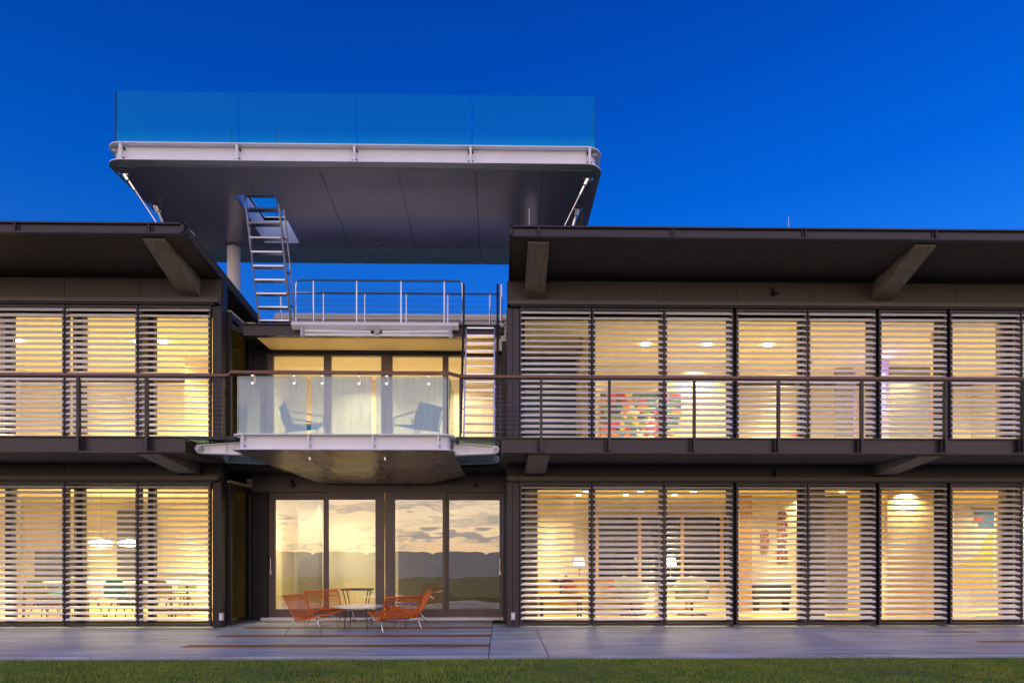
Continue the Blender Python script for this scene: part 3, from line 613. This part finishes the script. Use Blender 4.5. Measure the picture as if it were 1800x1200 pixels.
# glass balustrade on the deck
gy = DY + .14
for a, b_ in ((203, 419), (421, 626), (628, 829), (831, 1047)):
    x0, x1 = PX(a, gy), PX(b_, gy); D(MB().box((x0, x1), (gy - .008, gy + .008), (DZ1 - .02, 9.19)).done('glass_panel', 'deck_glass', org=((x0 + x1) / 2, gy, DZ1)))
for px in (203, 1047):
    x = PX(px, gy)
    for y0, y1 in ((gy + .02, 12.3), (12.32, 13.85)): D(MB().box((x - .008, x + .008), (y0, y1), (DZ1 - .02, 9.19)).done('glass_panel', 'deck_glass', org=(x, y0, DZ1)))
    D(box('glass_edge', (x - .006, x + .006), (gy - .012, gy + .018), (DZ1, 9.19), 'dark_glass'))
for a, b_ in ((203, 560), (564, 905)):
    x0, x1 = PX(a, gy), PX(b_, gy) if b_ < 800 else PX(1047, gy)
    D(MB().box((x0 + .01, x1 - .01), (13.86, 13.876), (DZ1 - .02, 9.19)).done('glass_panel', 'deck_glass', org=((x0 + x1) / 2, 13.86, DZ1)))
for px in (406, 487): x = PX(px, 13.2); D(MB().tube([(x, 13.2, 8.2), (x, 13.2, PZ(226, 13.2))], .01).done('hatch_post', 'dark_steel'))
# tie rods
for sg in (0, 1):
    for (xt, yt, xe, ye) in ((-6.48, 10.85, -5.74, 11.05), (-6.40, 11.66, -5.95, 11.95)):
        if sg: xt, xe = -4.98 - xt, -4.86 - xe
        p0 = Vector((xt, yt, hz(yt) - .01)); p1 = Vector((xe, ye, roof_z(ye, .12)))
        rd = D(MB().tube([p0, p1], .014, 8).done('tie_rod', 'steel'))
        d_ = (p1 - p0).normalized()
        MB().tube([p0 + d_ * .02, p0 + d_ * .14], .05, 8).tube([p0 + d_ * .16, p0 + d_ * .32], .028, 8).done('clevis', 'chrome', rd)
        MB().lathe([(.10, 0), (.10, -.02), (.05, -.05)], (xt, yt, hz(yt)), 12).done('anchor_plate', 'chrome', rd)

# ------------------------------------------------------------------ ladders, catwalk rails, awning
def ladder(label, x0, x1, pa, pb, ntread, dark_rails):
    """pa: (y,z) at the foot, pb: at the head"""
    t = thing('roof_ladder', label, 'ladder', ((x0 + x1) / 2, pa[0], pa[1])); o_ = Vector(((x0 + x1) / 2, pa[0], pa[1]))
    def T(m, n, mm, par=t): return m.done(n, mm, par)
    def q(x, u, dy_=0, dz_=0): return Vector((x, pa[0] + (pb[0] - pa[0]) * u + dy_, pa[1] + (pb[1] - pa[1]) * u + dz_)) - o_
    s = 1 if pb[0] > pa[0] else -1
    for x in (x0, x1):
        m = MB(); a, b = q(x, 0), q(x, 1.0)
        m.prism([(a.y - .035, a.z), (a.y + .035, a.z), (b.y + .035, b.z), (b.y - .035, b.z)], a.x - .014, a.x + .014); T(m, 'stringer', 'steel')
    for k in range(ntread):
        c_ = q(x0 + .016, (k + .6) / (ntread + .2)); d_ = q(x1 - .016, (k + .6) / (ntread + .2))
        m = MB().box((c_.x, d_.x), (c_.y - .06, c_.y + .06), (c_.z - .014, c_.z + .014)); T(m, 'tread', 'steel')
    return t, q
t1, q1 = ladder('steep aluminium ladder rising through the hatch of the roof deck', -4.74, -4.13, (12.38, 5.78), (11.58, 8.12), 10, False)
for x, ex in ((-4.74, -.04), (-4.13, .05)):
    pts = [q1(x + ex, .02, .02), q1(x + ex, .1, .12), q1(x + ex, .5, .14), q1(x + ex, .93, .12)]
    h_ = MB().tube(pts, .018, 8).done('handrail', 'steel', t1)
    for u in (.18, .42, .66, .88): MB().tube([q1(x, u), q1(x + ex, u, .13)], .012, 6).done('rail_bracket', 'dark_steel', h_)
t2, q2 = ladder('aluminium ladder with dark handrails from the balcony up to the catwalk', -.68, -.14, (11.15, 3.29), (12.12, 5.80), 15, True)
for x, ex in ((-.68, -.05), (-.14, .06)):
    pts = [q2(x + ex, .06, -.05), q2(x + ex, .09, -.12), q2(x + ex, .5, -.15), q2(x + ex, .98, -.13), q2(x + ex, 1.0, -.08, .75)]
    h_ = MB().tube(pts, .022, 8).done('handrail', 'dark_steel', t2)
    for u in (.1, .28, .46, .64, .82): MB().tube([q2(x, u), q2(x + ex, u, -.14)], .012, 6).done('rail_bracket', 'steel', h_)
def catwalk(label, y, xa, xb, posts, z0=5.78, z1=6.67, loop=True):
    t = thing('catwalk_railing', label, 'railing', ((xa + xb) / 2, y, z0)); ox = (xa + xb) / 2
    A, Bx = xa - ox, xb - ox; h = z1 - z0; r = .09
    if loop:
        zb = .06; pts = []
        for cx_, cz_, a0 in ((Bx - r, h - r, 0), (A + r, h - r, 90), (A + r, zb + r, 180), (Bx - r, zb + r, 270)):
            for k in range(5): a = R(a0 + 90 * k / 4); pts.append((cx_ + r * math.cos(a), 0, cz_ + r * math.sin(a)))
        # open at the foot between the end loops
        top = pts[:10]; m = MB().tube([(Bx - .45, 0, zb)] + pts[15:20] + top + pts[10:15] + [(A + .45, 0, zb)], .019, 8); m.done('rail_tube', 'steel', t)
    else:
        MB().tube([(A, 0, h), (Bx, 0, h)], .019, 8).done('rail_tube', 'steel', t)
    for x in posts: MB().tube([(x - ox, 0, 0), (x - ox, 0, h - .015)], .018, 8).done('post', 'steel', t)
    for k in range(7):
        z = .10 + k * (h - .16) / 7; MB().tube([(A + .02, .0, z), (Bx - .02, .0, z)], .0028, 5).done('cable', 'cable', t)
yf = 12.2; yb_ = 12.8
catwalk('looped stainless railing on the awning side of the catwalk', yf, PX(520, yf), PX(813, yf), [PX(p, yf) for p in (551, 627, 705, 781)])
catwalk('straight stainless railing on the parapet side of the catwalk', yb_, PX(468, yb_), PX(881, yb_), [PX(p, yb_) for p in (494, 568.5, 641, 714, 787, 861)], loop=False)
x_ = PX(881, 12.7)
gp = thing('grab_post', 'dark tall grab post beside the head of the catwalk ladder', 'grab post', (x_, 12.6, 5.78)); MB().tube([(0, 0, 0), (0, 0, 1.0)], .022, 8).done('tube', 'steel', gp); MB().box((-.06, .06), (-.08, .08), (0, .24)).done('base', 'dark_steel', gp); MB().prism([(.05 * math.cos(q / 12 * 6.283), .16 + .05 * math.sin(q / 12 * 6.283)) for q in range(12)], -.10, -.081, 'y').done('boss', 'white_steel', gp)
aw = thing('folded_awning', 'folded white cassette awning fixed to the roof edge over the balcony', 'awning', (PX(664, 12.0), 12.0, 5.5))
ax = PX(664, 12.0); a0, a1 = PX(513, 11.95) - ax, PX(806, 11.95) - ax
MB().prism([(-.10, .20), (-.02, .14), (.06, .14), (.06, .26), (-.06, .27)], a0, a1).done('cassette', 'white_steel', aw)
for u, v in (((a0 + .25, -.06, .09), (-.12, -.06, .075)), ((.10, -.06, .075), (a1 - .18, -.06, .09))): MB().tube([u, v], .034, 10).done('folding_arm', 'white_steel', aw)
MB().box((a0 + .17, a1 - .10), (-.07, -.02), (.015, .045)).done('front_bar', 'white_steel', aw)
for u, v, p, q in ((a0 + .18, a0 + .24, -.02, .15), (a1 - .18, a1 - .12, -.02, .15), (-.05, .05, .04, .12)): MB().box((u, v), (-.12, .06 if p < 0 else .0), (p, q)).done('arm_bracket', 'grey_steel', aw)
for px, py0, py1 in ((930, 366, 396), (1386, 377, 402)):
    x = PX(px, 10.6); t = thing('lightning_rod', 'thin lightning rod above the roof edge ' + ('near the roof deck' if px < 1000 else 'out along the living-room wing'), 'lightning rod', (x, 10.6, roof_z(10.6, .13)))
    MB().tube([(0, 0, 0), (0, 0, PZ(py0, 10.6) - roof_z(10.6, .13))], .006, 6).done('rod', 'steel', t); MB().box((-.03, .03), (-.03, .03), (0, .03)).done('foot', 'dark_steel', t)

# ------------------------------------------------------------------ patio furniture
def lounge_chair():
    t = thing('lounge_chair', '', 'chair', group='orange lounge chairs round the low table')
    # side profile in local coordinates: sitter looks along +x
    prof = [(.46, .37), (.42, .377), (.25, .325), (.04, .278), (-.08, .265), (-.15, .29), (-.20, .36), (-.265, .50), (-.335, .635), (-.38, .70), (-.41, .715)]
    HWid = .385
    def pt(u):
        k = min(int(u), len(prof) - 2); f = u - k; return (prof[k][0] + (prof[k + 1][0] - prof[k][0]) * f, prof[k][1] + (prof[k + 1][1] - prof[k][1]) * f)
    N_ = len(prof) - 1
    m = MB()
    for j in range(13):                       # warp
        y = -HWid + .02 + (2 * HWid - .04) * j / 12; m.tube([(*[pt(N_ * k / 20)[0]], y, pt(N_ * k / 20)[1]) for k in range(21)], .0065, 4)
    for k in range(26):                       # weft
        x, z = pt(N_ * (k + .5) / 26); m.tube([(x, -HWid, z), (x, HWid, z)], .0065, 4)
    m.done('woven_seat', 'orange', t)
    fr = [(x, -HWid, z) for x, z in prof] + [(x, HWid, z) for x, z in reversed(prof)]
    MB().tube(fr + [fr[0]], .014, 8).done('seat_frame', 'orange', t, smooth=True)
    for sx, top, foot in ((.22, (.26, .31), (.40, 0)), (-.14, (-.14, .275), (-.34, 0))):
        for sy in (-1, 1):
            MB().tube([(top[0], sy * .25, top[1] - .02), (top[0] + (foot[0] - top[0]) * .12, sy * .385, top[1] - .012), (top[0] + (foot[0] - top[0]) * .3, sy * .395, top[1] - .06), (foot[0], sy * .415, 0)], [.011, .011, .011, .008], 8).done('leg', 'chrome', t, smooth=True)
    MB().tube([(.26, -.25, .29), (.26, .25, .29)], .01, 6).tube([(-.14, -.25, .255), (-.14, .25, .255)], .01, 6).done('cross_bar', 'chrome', t)
    MB().tube([(-.33, -.36, .62), (-.42, -.36, .585), (-.42, .36, .585), (-.33, .36, .62)], .009, 6).done('back_bar', 'chrome', t)
    return t
LC = lounge_chair()
spots = [((-3.34, 11.05), -8, 'orange woven lounge chair beside the table, side-on with its back to the kitchen wing'),
         ((-3.36, 12.25), -48, 'orange woven lounge chair by the glass doors, its back towards the kitchen wing'),
         ((-1.86, 11.0), 126, 'orange woven lounge chair seen from behind, on the lawn side of the low table'),
         ((-1.74, 12.15), 192, 'orange woven lounge chair tucked behind another, near the sliding doors')]
for k, ((x, y), a, lab) in enumerate(spots):
    o = LC if k == 0 else copy_tree(LC); o.location = (x, y, 0); o.rotation_euler = (0, 0, R(a)); o.scale = (.9, .9, .9); o['label'] = lab
tb = thing('low_table', 'round white stone low table on thin dark legs between the orange chairs', 'table', (-2.68, 11.75, 0))
MB().lathe([(.40, .375), (.45, .38), (.455, .39), (.45, .40)], (0, 0, 0), 40).done('table_top', 'marble', tb)
for k in range(4):
    a = R(45 + 90 * k); MB().tube([(.26 * math.cos(a), .26 * math.sin(a), .375), (.30 * math.cos(a), .30 * math.sin(a), 0)], .009, 6).done('leg', 'black', tb)
MB().tube([(-.2, -.2, .12), (.2, .2, .12)], .007, 6).tube([(-.2, .2, .121), (.2, -.2, .121)], .007, 6).done('brace', 'black', tb)
# two teal sling chairs on the balcony platform
def sling(x, y, a, lab):
    t = thing('sling_chair', lab, 'chair', (x, y, 3.285), R(a), 'teal chairs on the balcony platform')
    MB().prism([(-.20, .26), (-.34, .67), (-.32, .68), (-.17, .27)], -.27, .27, 'y').done('backrest', 'teal', t)
    MB().prism([(-.20, .30), (.34, .38), (.34, .36), (-.19, .275)], -.27, .27, 'y').done('seat', 'teal', t)
    for s in (-.30, .30):
        MB().tube([(-.30, s, .52), (.30, s, .48), (.36, s, .0)], .014, 6).done('arm', 'steel', t); MB().tube([(-.16, s, .40), (-.34, s, 0)], .014, 6).done('leg', 'steel', t); MB().tube([(-.3, s, .52), (-.18, s, .27), (.33, s, .37)], .012, 6).done('side_rail', 'steel', t)
sling(PX(530, 11.1), 11.1, 28, 'teal sling chair on the balcony beside the kitchen wing end of the glass')
sling(PX(735, 11.1), 11.1, 140, 'teal sling chair on the balcony beside the ladder end of the glass')

# ------------------------------------------------------------------ inside the rooms
def wallbox(name, px0, px1, py0, py1, Y, depth, m, lab=None, cat=None):
    x0, x1, z0, z1 = PX(px0, Y), PX(px1, Y), PZ(py1, Y), PZ(py0, Y)
    o = MB().box((x0, x1), (Y, Y + depth), (z0, z1)).done(name, m, None, org=((x0 + x1) / 2, Y, z0))
    if lab: tag(o, lab, cat)
    return o
def housebox(*a, **k): return H(wallbox(*a, **k))
# kitchen
def unit(name, px0, px1, Y, z1, depth, m, lab, cat, doors=3, top=None, z0=.02):
    x0, x1 = PX(px0, Y), PX(px1, Y); t = thing(name, lab, cat, ((x0 + x1) / 2, Y, z0)); w = x1 - x0
    MB().box((-w / 2, w / 2), (.02, depth), (.06, z1)).done('carcass', m, t)
    for k in range(doors):
        MB().box((-w / 2 + w * k / doors + .008, -w / 2 + w * (k + 1) / doors - .008), (0, .02), (.08, z1 - .03)).done('door_front', m, t)
    if top: MB().box((-w / 2 - .03, w / 2 + .03), (-.04, depth + .02), (z1, z1 + .04)).done('worktop', top, t)
    MB().box((-w / 2 + .02, w / 2 - .02), (.06, depth), (0, .06)).done('plinth', 'black', t)
    return t
unit('kitchen_island', 262, 372, 14.6, .88, .8, 'skin_white', 'white kitchen island with pale worktop in the kitchen', 'kitchen island', 3, 'marble')
unit('oven_tower', 60, 118, 16.0, 1.42, .6, 'dark_unit', 'dark grey oven unit standing by the kitchen wall', 'oven', 2)
unit('tall_cabinet', 205, 246, 16.3, 2.45, .6, 'dark_unit', 'tall dark cabinet against the kitchen rear wall', 'cabinet', 1)
for k, (px, Y) in enumerate(((178, 14.2), (228, 14.2))):
    x = PX(px, Y); z = PZ(955, Y); t = thing('pendant_lamp', 'glowing oval pendant lamp over the kitchen dining table, ' + ('nearer the oven' if k == 0 else 'nearer the white island'), 'lamp', (x, Y, z), 0)
    MB().lathe([(.02, .09), (.20, .05), (.27, 0), (.2, -.05), (.02, -.07)], (0, 0, 0), 18).done('shade', 'pendant_glow', t, smooth=True); MB().tube([(0, 0, .08), (0, 0, 2.72 - z)], .004, 5).done('cord', 'black', t)
dt = thing('dining_table', 'long pale dining table in the kitchen with coloured shell chairs around', 'table', (PX(190, 13.5), 13.5, .02))
MB().box((-1.7, 1.7), (-.42, .42), (.70, .74)).done('table_top', 'rug', dt)
for sx in (-1.5, 1.5):
    for sy in (-.34, .34): MB().tube([(sx, sy, .70), (sx * 1.02, sy, 0)], .025, 6).done('leg', 'wood_leg', dt)
def shell_chair(x, y, a, m, lab):
    t = thing('dining_chair', lab, 'chair', (x, y, .02), R(a), 'shell chairs round the dining table')
    sh = [(.22, .45), (.0, .42), (-.15, .44), (-.20, .52), (-.25, .70), (-.27, .80)]; m_ = MB()
    for k in range(len(sh) - 1):
        w0, w1 = (.22, .21, .21, .22, .20, .14)[k:k + 2]; m_.quad((sh[k][0], -w0, sh[k][1] + .02), (sh[k + 1][0], -w1, sh[k + 1][1] + .02), (sh[k + 1][0], w1, sh[k + 1][1] + .02), (sh[k][0], w0, sh[k][1] + .02))
    o = m_.done('shell', m, t, smooth=True); sm = o.modifiers.new('s', 'SOLIDIFY'); sm.thickness = .02
    for sx in (-1, 1):
        for sy in (-1, 1): MB().tube([(sx * .09, sy * .09, .42), (sx * .21, sy * .21, 0)], [.016, .01], 6).done('leg', 'wood_leg', t)
for k, (px, Y, a, m, lab) in enumerate(((78, 12.9, 90, 'dining_green', 'green shell dining chair at the oven end of the dining table'), (155, 12.95, 80, 'dining_yellow', 'yellow shell dining chair drawn up beside the teal chair'), (212, 12.9, 95, 'dining_teal', 'teal shell dining chair on the shutter side of the dining table'), (285, 12.95, 100, 'dining_yellow', 'yellow shell dining chair at the island end, shutter side'), (110, 14.2, -90, 'dining_teal', 'teal shell dining chair across the table, facing the shutters'), (320, 14.15, -95, 'dining_green', 'green shell dining chair across the table in front of the white island'))):
    shell_chair(PX(px, Y), Y, a, m, lab)
# kitchen wing partitions and curtains
housebox('interior_wall', 325, 368, 560, 790, 15.0, .1, 'cream_warm')
for px in (12, 140, 262): housebox('curtain', px - 12, px + 10, 546, 785, 12.25, .08, 'curtain')
for px in (20, 138): housebox('curtain', px - 8, px + 6, 850, 1098, 12.25, .08, 'curtain')
# living-room wing, upper floor
housebox('interior_wall', 1024, 1034, 546, 790, 13.4, 3.6, 'cream_warm')
housebox('interior_wall', 905, 1024, 546, 790, 14.6, .1, 'blue_room')
pt_ = thing('painting', 'large multicoloured patchwork painting on the upper-floor wall', 'painting', (PX(1127, 15.2), 15.2, PZ(772, 15.2)))
w = (PX(1198, 15.2) - PX(1057, 15.2)) / 2; h = PZ(688, 15.2) - PZ(772, 15.2)
MB().box((-w, w), (0, .05), (0, h)).done('canvas', 'painting_mosaic', pt_); MB().box((-w - .02, w + .02), (.05, .07), (-.02, h + .02)).done('frame', 'wood_panel', pt_)
H(MB().box((PX(1040, 15.3), PX(1290, 15.3)), (15.3, 15.4), (3.28, 6.0)).done('interior_wall', 'cream'))
housebox('interior_wall', 1470, 1500, 610, 790, 15.5, .1, 'column_grey'); housebox('interior_wall', 1480, 1504, 600, 790, 15.6, .1, 'violet_wall')
H(MB().prism([(PX(1420, 15), PZ(640, 15)), (PX(1420, 15), PZ(626, 15)), (PX(1510, 15), PZ(560, 15)), (PX(1510, 15), PZ(574, 15))], 15.0, 15.2, 'y').done('sloping_beam', 'column_grey'))
housebox('interior_wall', 1546, 1562, 546, 790, 14.9, .1, 'violet_wall'); housebox('interior_wall', 1562, 1640, 602, 790, 15.4, .1, 'column_grey'); housebox('curtain', 1640, 1660, 546, 790, 13.0, .08, 'wood_panel')
housebox('curtain', 1757, 1790, 546, 790, 12.4, .1, 'curtain')
vl = bpy.data.lights.new('violet_lamp', 'POINT'); vl.energy = 14; vl.color = (.45, .3, 1); vl.shadow_soft_size = .1; vo = bpy.data.objects.new('violet_lamp', vl); COL.objects.link(vo); vo.location = (PX(1550, 14.5), 14.5, 5.7)
led = thing('light_column', 'vertical column of glowing blue square lights beside the violet wall', 'light', (PX(1551, 14.3), 14.3, 3.28))
MB().box((-.08, .08), (.0, .05), (0, PZ(652, 14.3) - 3.28)).done('backing', 'violet_wall', led)
for k in range(7):
    z = PZ(719 - k * 10.2, 14.3) - 3.28; MB().box((-.05, .05), (-.02, 0), (z - .045, z + .045)).done('light_square', 'blue_led', led)
def armchair(name, x, y, z, a, m, lab):
    t = thing(name, lab, 'armchair', (x, y, z), R(a))
    pr = []
    m_ = MB()
    for k in range(13):
        a_ = R(60 + 240 * k / 12)
        for r, zz in ((.30, .30), (.36, .45), (.40, .85 - .25 * abs(k - 6) / 6)): m_.v.append((r * math.cos(a_), r * math.sin(a_), zz))
    for k in range(12):
        for j in range(2): b = k * 3 + j; m_.f.append((b, b + 3, b + 4, b + 1))
    o = m_.done('shell', m, t, smooth=True); sm = o.modifiers.new('s', 'SOLIDIFY'); sm.thickness = .05
    MB().lathe([(.05, .28), (.33, .30), (.36, .36), (.33, .42), (.05, .44)], (0, 0, 0), 20).done('seat_cushion', m, t, smooth=True)
    MB().lathe([(.03, .05), (.03, .3)], (0, 0, 0), 10).done('stem', 'black', t)
    s_ = MB()
    for k in range(5): b_ = R(72 * k); s_.tube([(0, 0, .06), (.32 * math.cos(b_), .32 * math.sin(b_), .015)], .015, 5)
    s_.done('star_base', 'black', t)
armchair('armchair', PX(1376, 14.2), 14.2, 3.28, 200, 'red', 'red armchair upstairs behind the balcony railing')
# living room, ground floor
armchair('armchair', PX(1110, 13.7), 13.7, .02, -75, 'olive', 'olive swivel armchair between the mustard sofa and the reading lamp')
armchair('armchair', PX(1216, 13.7), 13.7, .02, -105, 'olive', 'olive swivel armchair in front of the pale timber column')
sf = thing('sofa', 'mustard sofa with red cushions in the living room', 'sofa', (PX(1040, 14.3), 14.3, .02))
MB().box((-1.3, .95), (-.4, .4), (.12, .42)).done('seat', 'mustard', sf); MB().box((-1.3, .95), (.4, .58), (.12, .78)).done('backrest', 'mustard', sf); MB().box((-1.48, -1.3), (-.4, .58), (.12, .58)).done('armrest', 'mustard', sf); MB().box((.95, 1.13), (-.4, .58), (.12, .58)).done('armrest', 'mustard', sf)
for x in (-.5, .6): MB().lathe([(.02, -.10), (.16, -.05), (.2, 0), (.16, .05), (.02, .10)], (0, 0, 0), 12).done('cushion', 'red', sf, org=None).location = (x, .25, .62)
for x in (-1.4, 1.05): MB().box((x - .03, x + .03), (-.35, .5), (0, .12)).done('foot', 'black', sf)
ct = thing('coffee_table', 'low dark table with papers in the living room beside the curtain', 'table', (PX(985, 13.2), 13.2, .02)); MB().box((-.45, .45), (-.3, .3), (.42, .46)).done('table_top', 'wood_leg', ct)
for sx in (-.4, .4):
    for sy in (-.25, .25): MB().box((sx - .02, sx + .02), (sy - .02, sy + .02), (0, .42)).done('leg', 'black', ct)
bw = thing('driftwood_sculpture', 'dark rippled sculpture standing on the living-room table', 'sculpture', (PX(985, 13.2), 13.2, .48))
pts = [(-.25, 0, .25), (-.1, .05, .34), (.0, 0, .28), (.12, -.04, .37), (.28, 0, .30)]; MB().tube(pts, [.03, .07, .05, .08, .02], 8).done('branch', 'wood_leg', bw, smooth=True); MB().tube([(0, 0, 0), (0, 0, .3)], .02, 6).done('stand', 'black', bw)
for k, px in enumerate((1018, 1179)):
    Y = 14.9; t = thing('table_lamp', 'small shaded lamp ' + ('on the console by the dark rear window' if k == 0 else 'at the far end of the console'), 'lamp', (PX(px, Y), Y, .80)); MB().lathe([(.13, .30), (.10, .46)], (0, 0, 0), 16).done('shade', 'pendant_glow', t); MB().tube([(0, 0, 0), (0, 0, .32)], .012, 6).done('stem', 'chrome', t); MB().lathe([(.07, 0), (.06, .015)], (0, 0, 0), 12).done('base', 'chrome', t)
cs = thing('console', 'long pale console along the living-room rear window', 'console', (PX(1100, 14.9), 14.9, .02)); MB().box((-1.6, 1.6), (-.22, .22), (.74, .78)).done('top', 'rug', cs); MB().box((-1.55, 1.55), (-.18, .2), (.35, .39)).done('shelf', 'rug', cs)
for x in (-1.5, 0, 1.5): MB().box((x - .03, x + .03), (-.18, .18), (0, .74)).done('leg', 'wood_panel', cs)
rw = H(MB().box((PX(1040, 16.7), PX(1290, 16.7)), (16.7, 16.8), (.6, 2.35)).done('rear_window', 'dark_glass'))
for px in (1050, 1125, 1200, 1270): x = PX(px, 16.6); MB().box((x - .04, x + .04), (16.62, 16.7), (.55, 2.4)).done('mullion', 'wood_panel', rw)
housebox('interior_wall', 920, 945, 852, 1098, 12.6, .08, 'curtain'); housebox('interior_wall', 945, 1008, 870, 1098, 14.8, .1, 'cream')
housebox('column', 1300, 1322, 852, 1098, 14.6, .2, 'wood_panel'); H(MB().box((PX(1322, 15.0), PX(1430, 15.0)), (15.0, 15.1), (.02, 2.72)).done('interior_wall', 'cream'))
for k, (px0, px1, py0, py1, lab) in enumerate(((1337, 1354, 930, 968, 'short stacked figurative wall sculpture beside the tall one'), (1367, 1386, 897, 990, 'tall narrow figurative wall sculpture on the cream wall'))):
    Y = 14.9; t = thing('wall_sculpture', lab, 'sculpture', (PX((px0 + px1) / 2, Y), Y, PZ(py1, Y))); hw = (PX(px1, Y) - PX(px0, Y)) / 2; hh_ = PZ(py0, Y) - PZ(py1, Y); n = 3 if k == 0 else 6
    for q in range(n):
        s_ = random.uniform(.7, 1.1) * hw; z_ = hh_ * q / n; MB().prism([(-s_, z_), (s_ * .8, z_ + .01), (s_, z_ + hh_ / n * .6), (s_ * .3, z_ + hh_ / n * .97), (-s_ * .9, z_ + hh_ / n * .9)], .0, .08, 'y').done('block', 'painting_figure', t)
sb = thing('sideboard', 'dark sideboard under the wall sculptures', 'sideboard', (PX(1357, 14.6), 14.6, .02)); MB().box((-.42, .36), (-.2, .2), (.30, .62)).done('cabinet', 'dark_unit', sb)
for x in (-.38, .32): MB().box((x - .02, x + .02), (-.15, .15), (0, .30)).done('leg', 'black', sb)
housebox('interior_wall', 1450, 1490, 870, 1090, 14.5, .1, 'column_grey'); housebox('curtain', 1422, 1450, 852, 1098, 12.5, .08, 'curtain'); housebox('curtain', 1515, 1540, 852, 1098, 12.4, .08, 'olive')
housebox('interior_wall', 1560, 1660, 852, 1098, 13.6, .1, 'cream_warm'); housebox('curtain', 1652, 1664, 852, 1098, 12.4, .08, 'wood_panel'); housebox('curtain', 1760, 1790, 852, 1098, 12.4, .08, 'curtain')
pa = thing('painting', 'tall abstract painting in yellow, white and blue at the end of the living room', 'painting', (PX(1715, 14.4), 14.4, PZ(1040, 14.4)))
w = (PX(1752, 14.4) - PX(1678, 14.4)) / 2; h = PZ(890, 14.4) - PZ(1040, 14.4)
MB().box((-w, w), (.02, .05), (0, h)).done('canvas', 'rug', pa)
mat('p_yellow', (.80, .52, .02), .6); mat('p_blue', (.04, .16, .34), .6)
MB().prism([(-w, 0), (w * .85, 0), (w * .85, h * .72), (w * .45, h * .62), (w * .1, h * .42), (-w, h * .30)], .012, .02, 'y').done('yellow_shape', 'p_yellow', pa)
MB().prism([(w * .2, h * .78), (w * .9, h * .75), (w * .9, h * .99), (-w * .2, h * .99)], .008, .02, 'y').done('blue_shape', 'p_blue', pa); MB().prism([(-w * .1, h * .80), (w * .35, h * .84), (w * .4, h * .90), (0, h * .92)], .002, .008, 'y').done('red_shape', 'red', pa)
# entrance hall behind the sliding doors
housebox('column', 524, 560, 880, 1090, 14.6, .3, 'column_grey')
dr = housebox('interior_door', 497, 521, 920, 1066, 15.55, .04, 'core_wall'); x = PX(503, 15.5); MB().box((x, x + .12), (15.49, 15.53), (1.02, 1.05)).done('handle', 'steel', dr).matrix_parent_inverse = dr.matrix_world.inverted()
housebox('interior_wall', 700, 884, 850, 1095, 14.9, .1, 'column_grey')
for px0, px1, py0, py1 in ((485, 491, 970, 978), (492, 496, 992, 1002)): housebox('wall_switch', px0, px1, py0, py1, 15.5, .03, 'grey_steel')
wt = thing('hall_table', 'dark folding side table standing in the entrance hall', 'table', (PX(628, 14.2), 14.2, .03)); MB().box((-.33, .33), (-.2, .2), (.52, .55)).done('table_top', 'black', wt)
for sx in (-.28, .28):
    for sy in (-.16, .16): MB().tube([(sx, sy, .52), (sx * .6, sy, 0)], .012, 6).done('leg', 'black', wt)
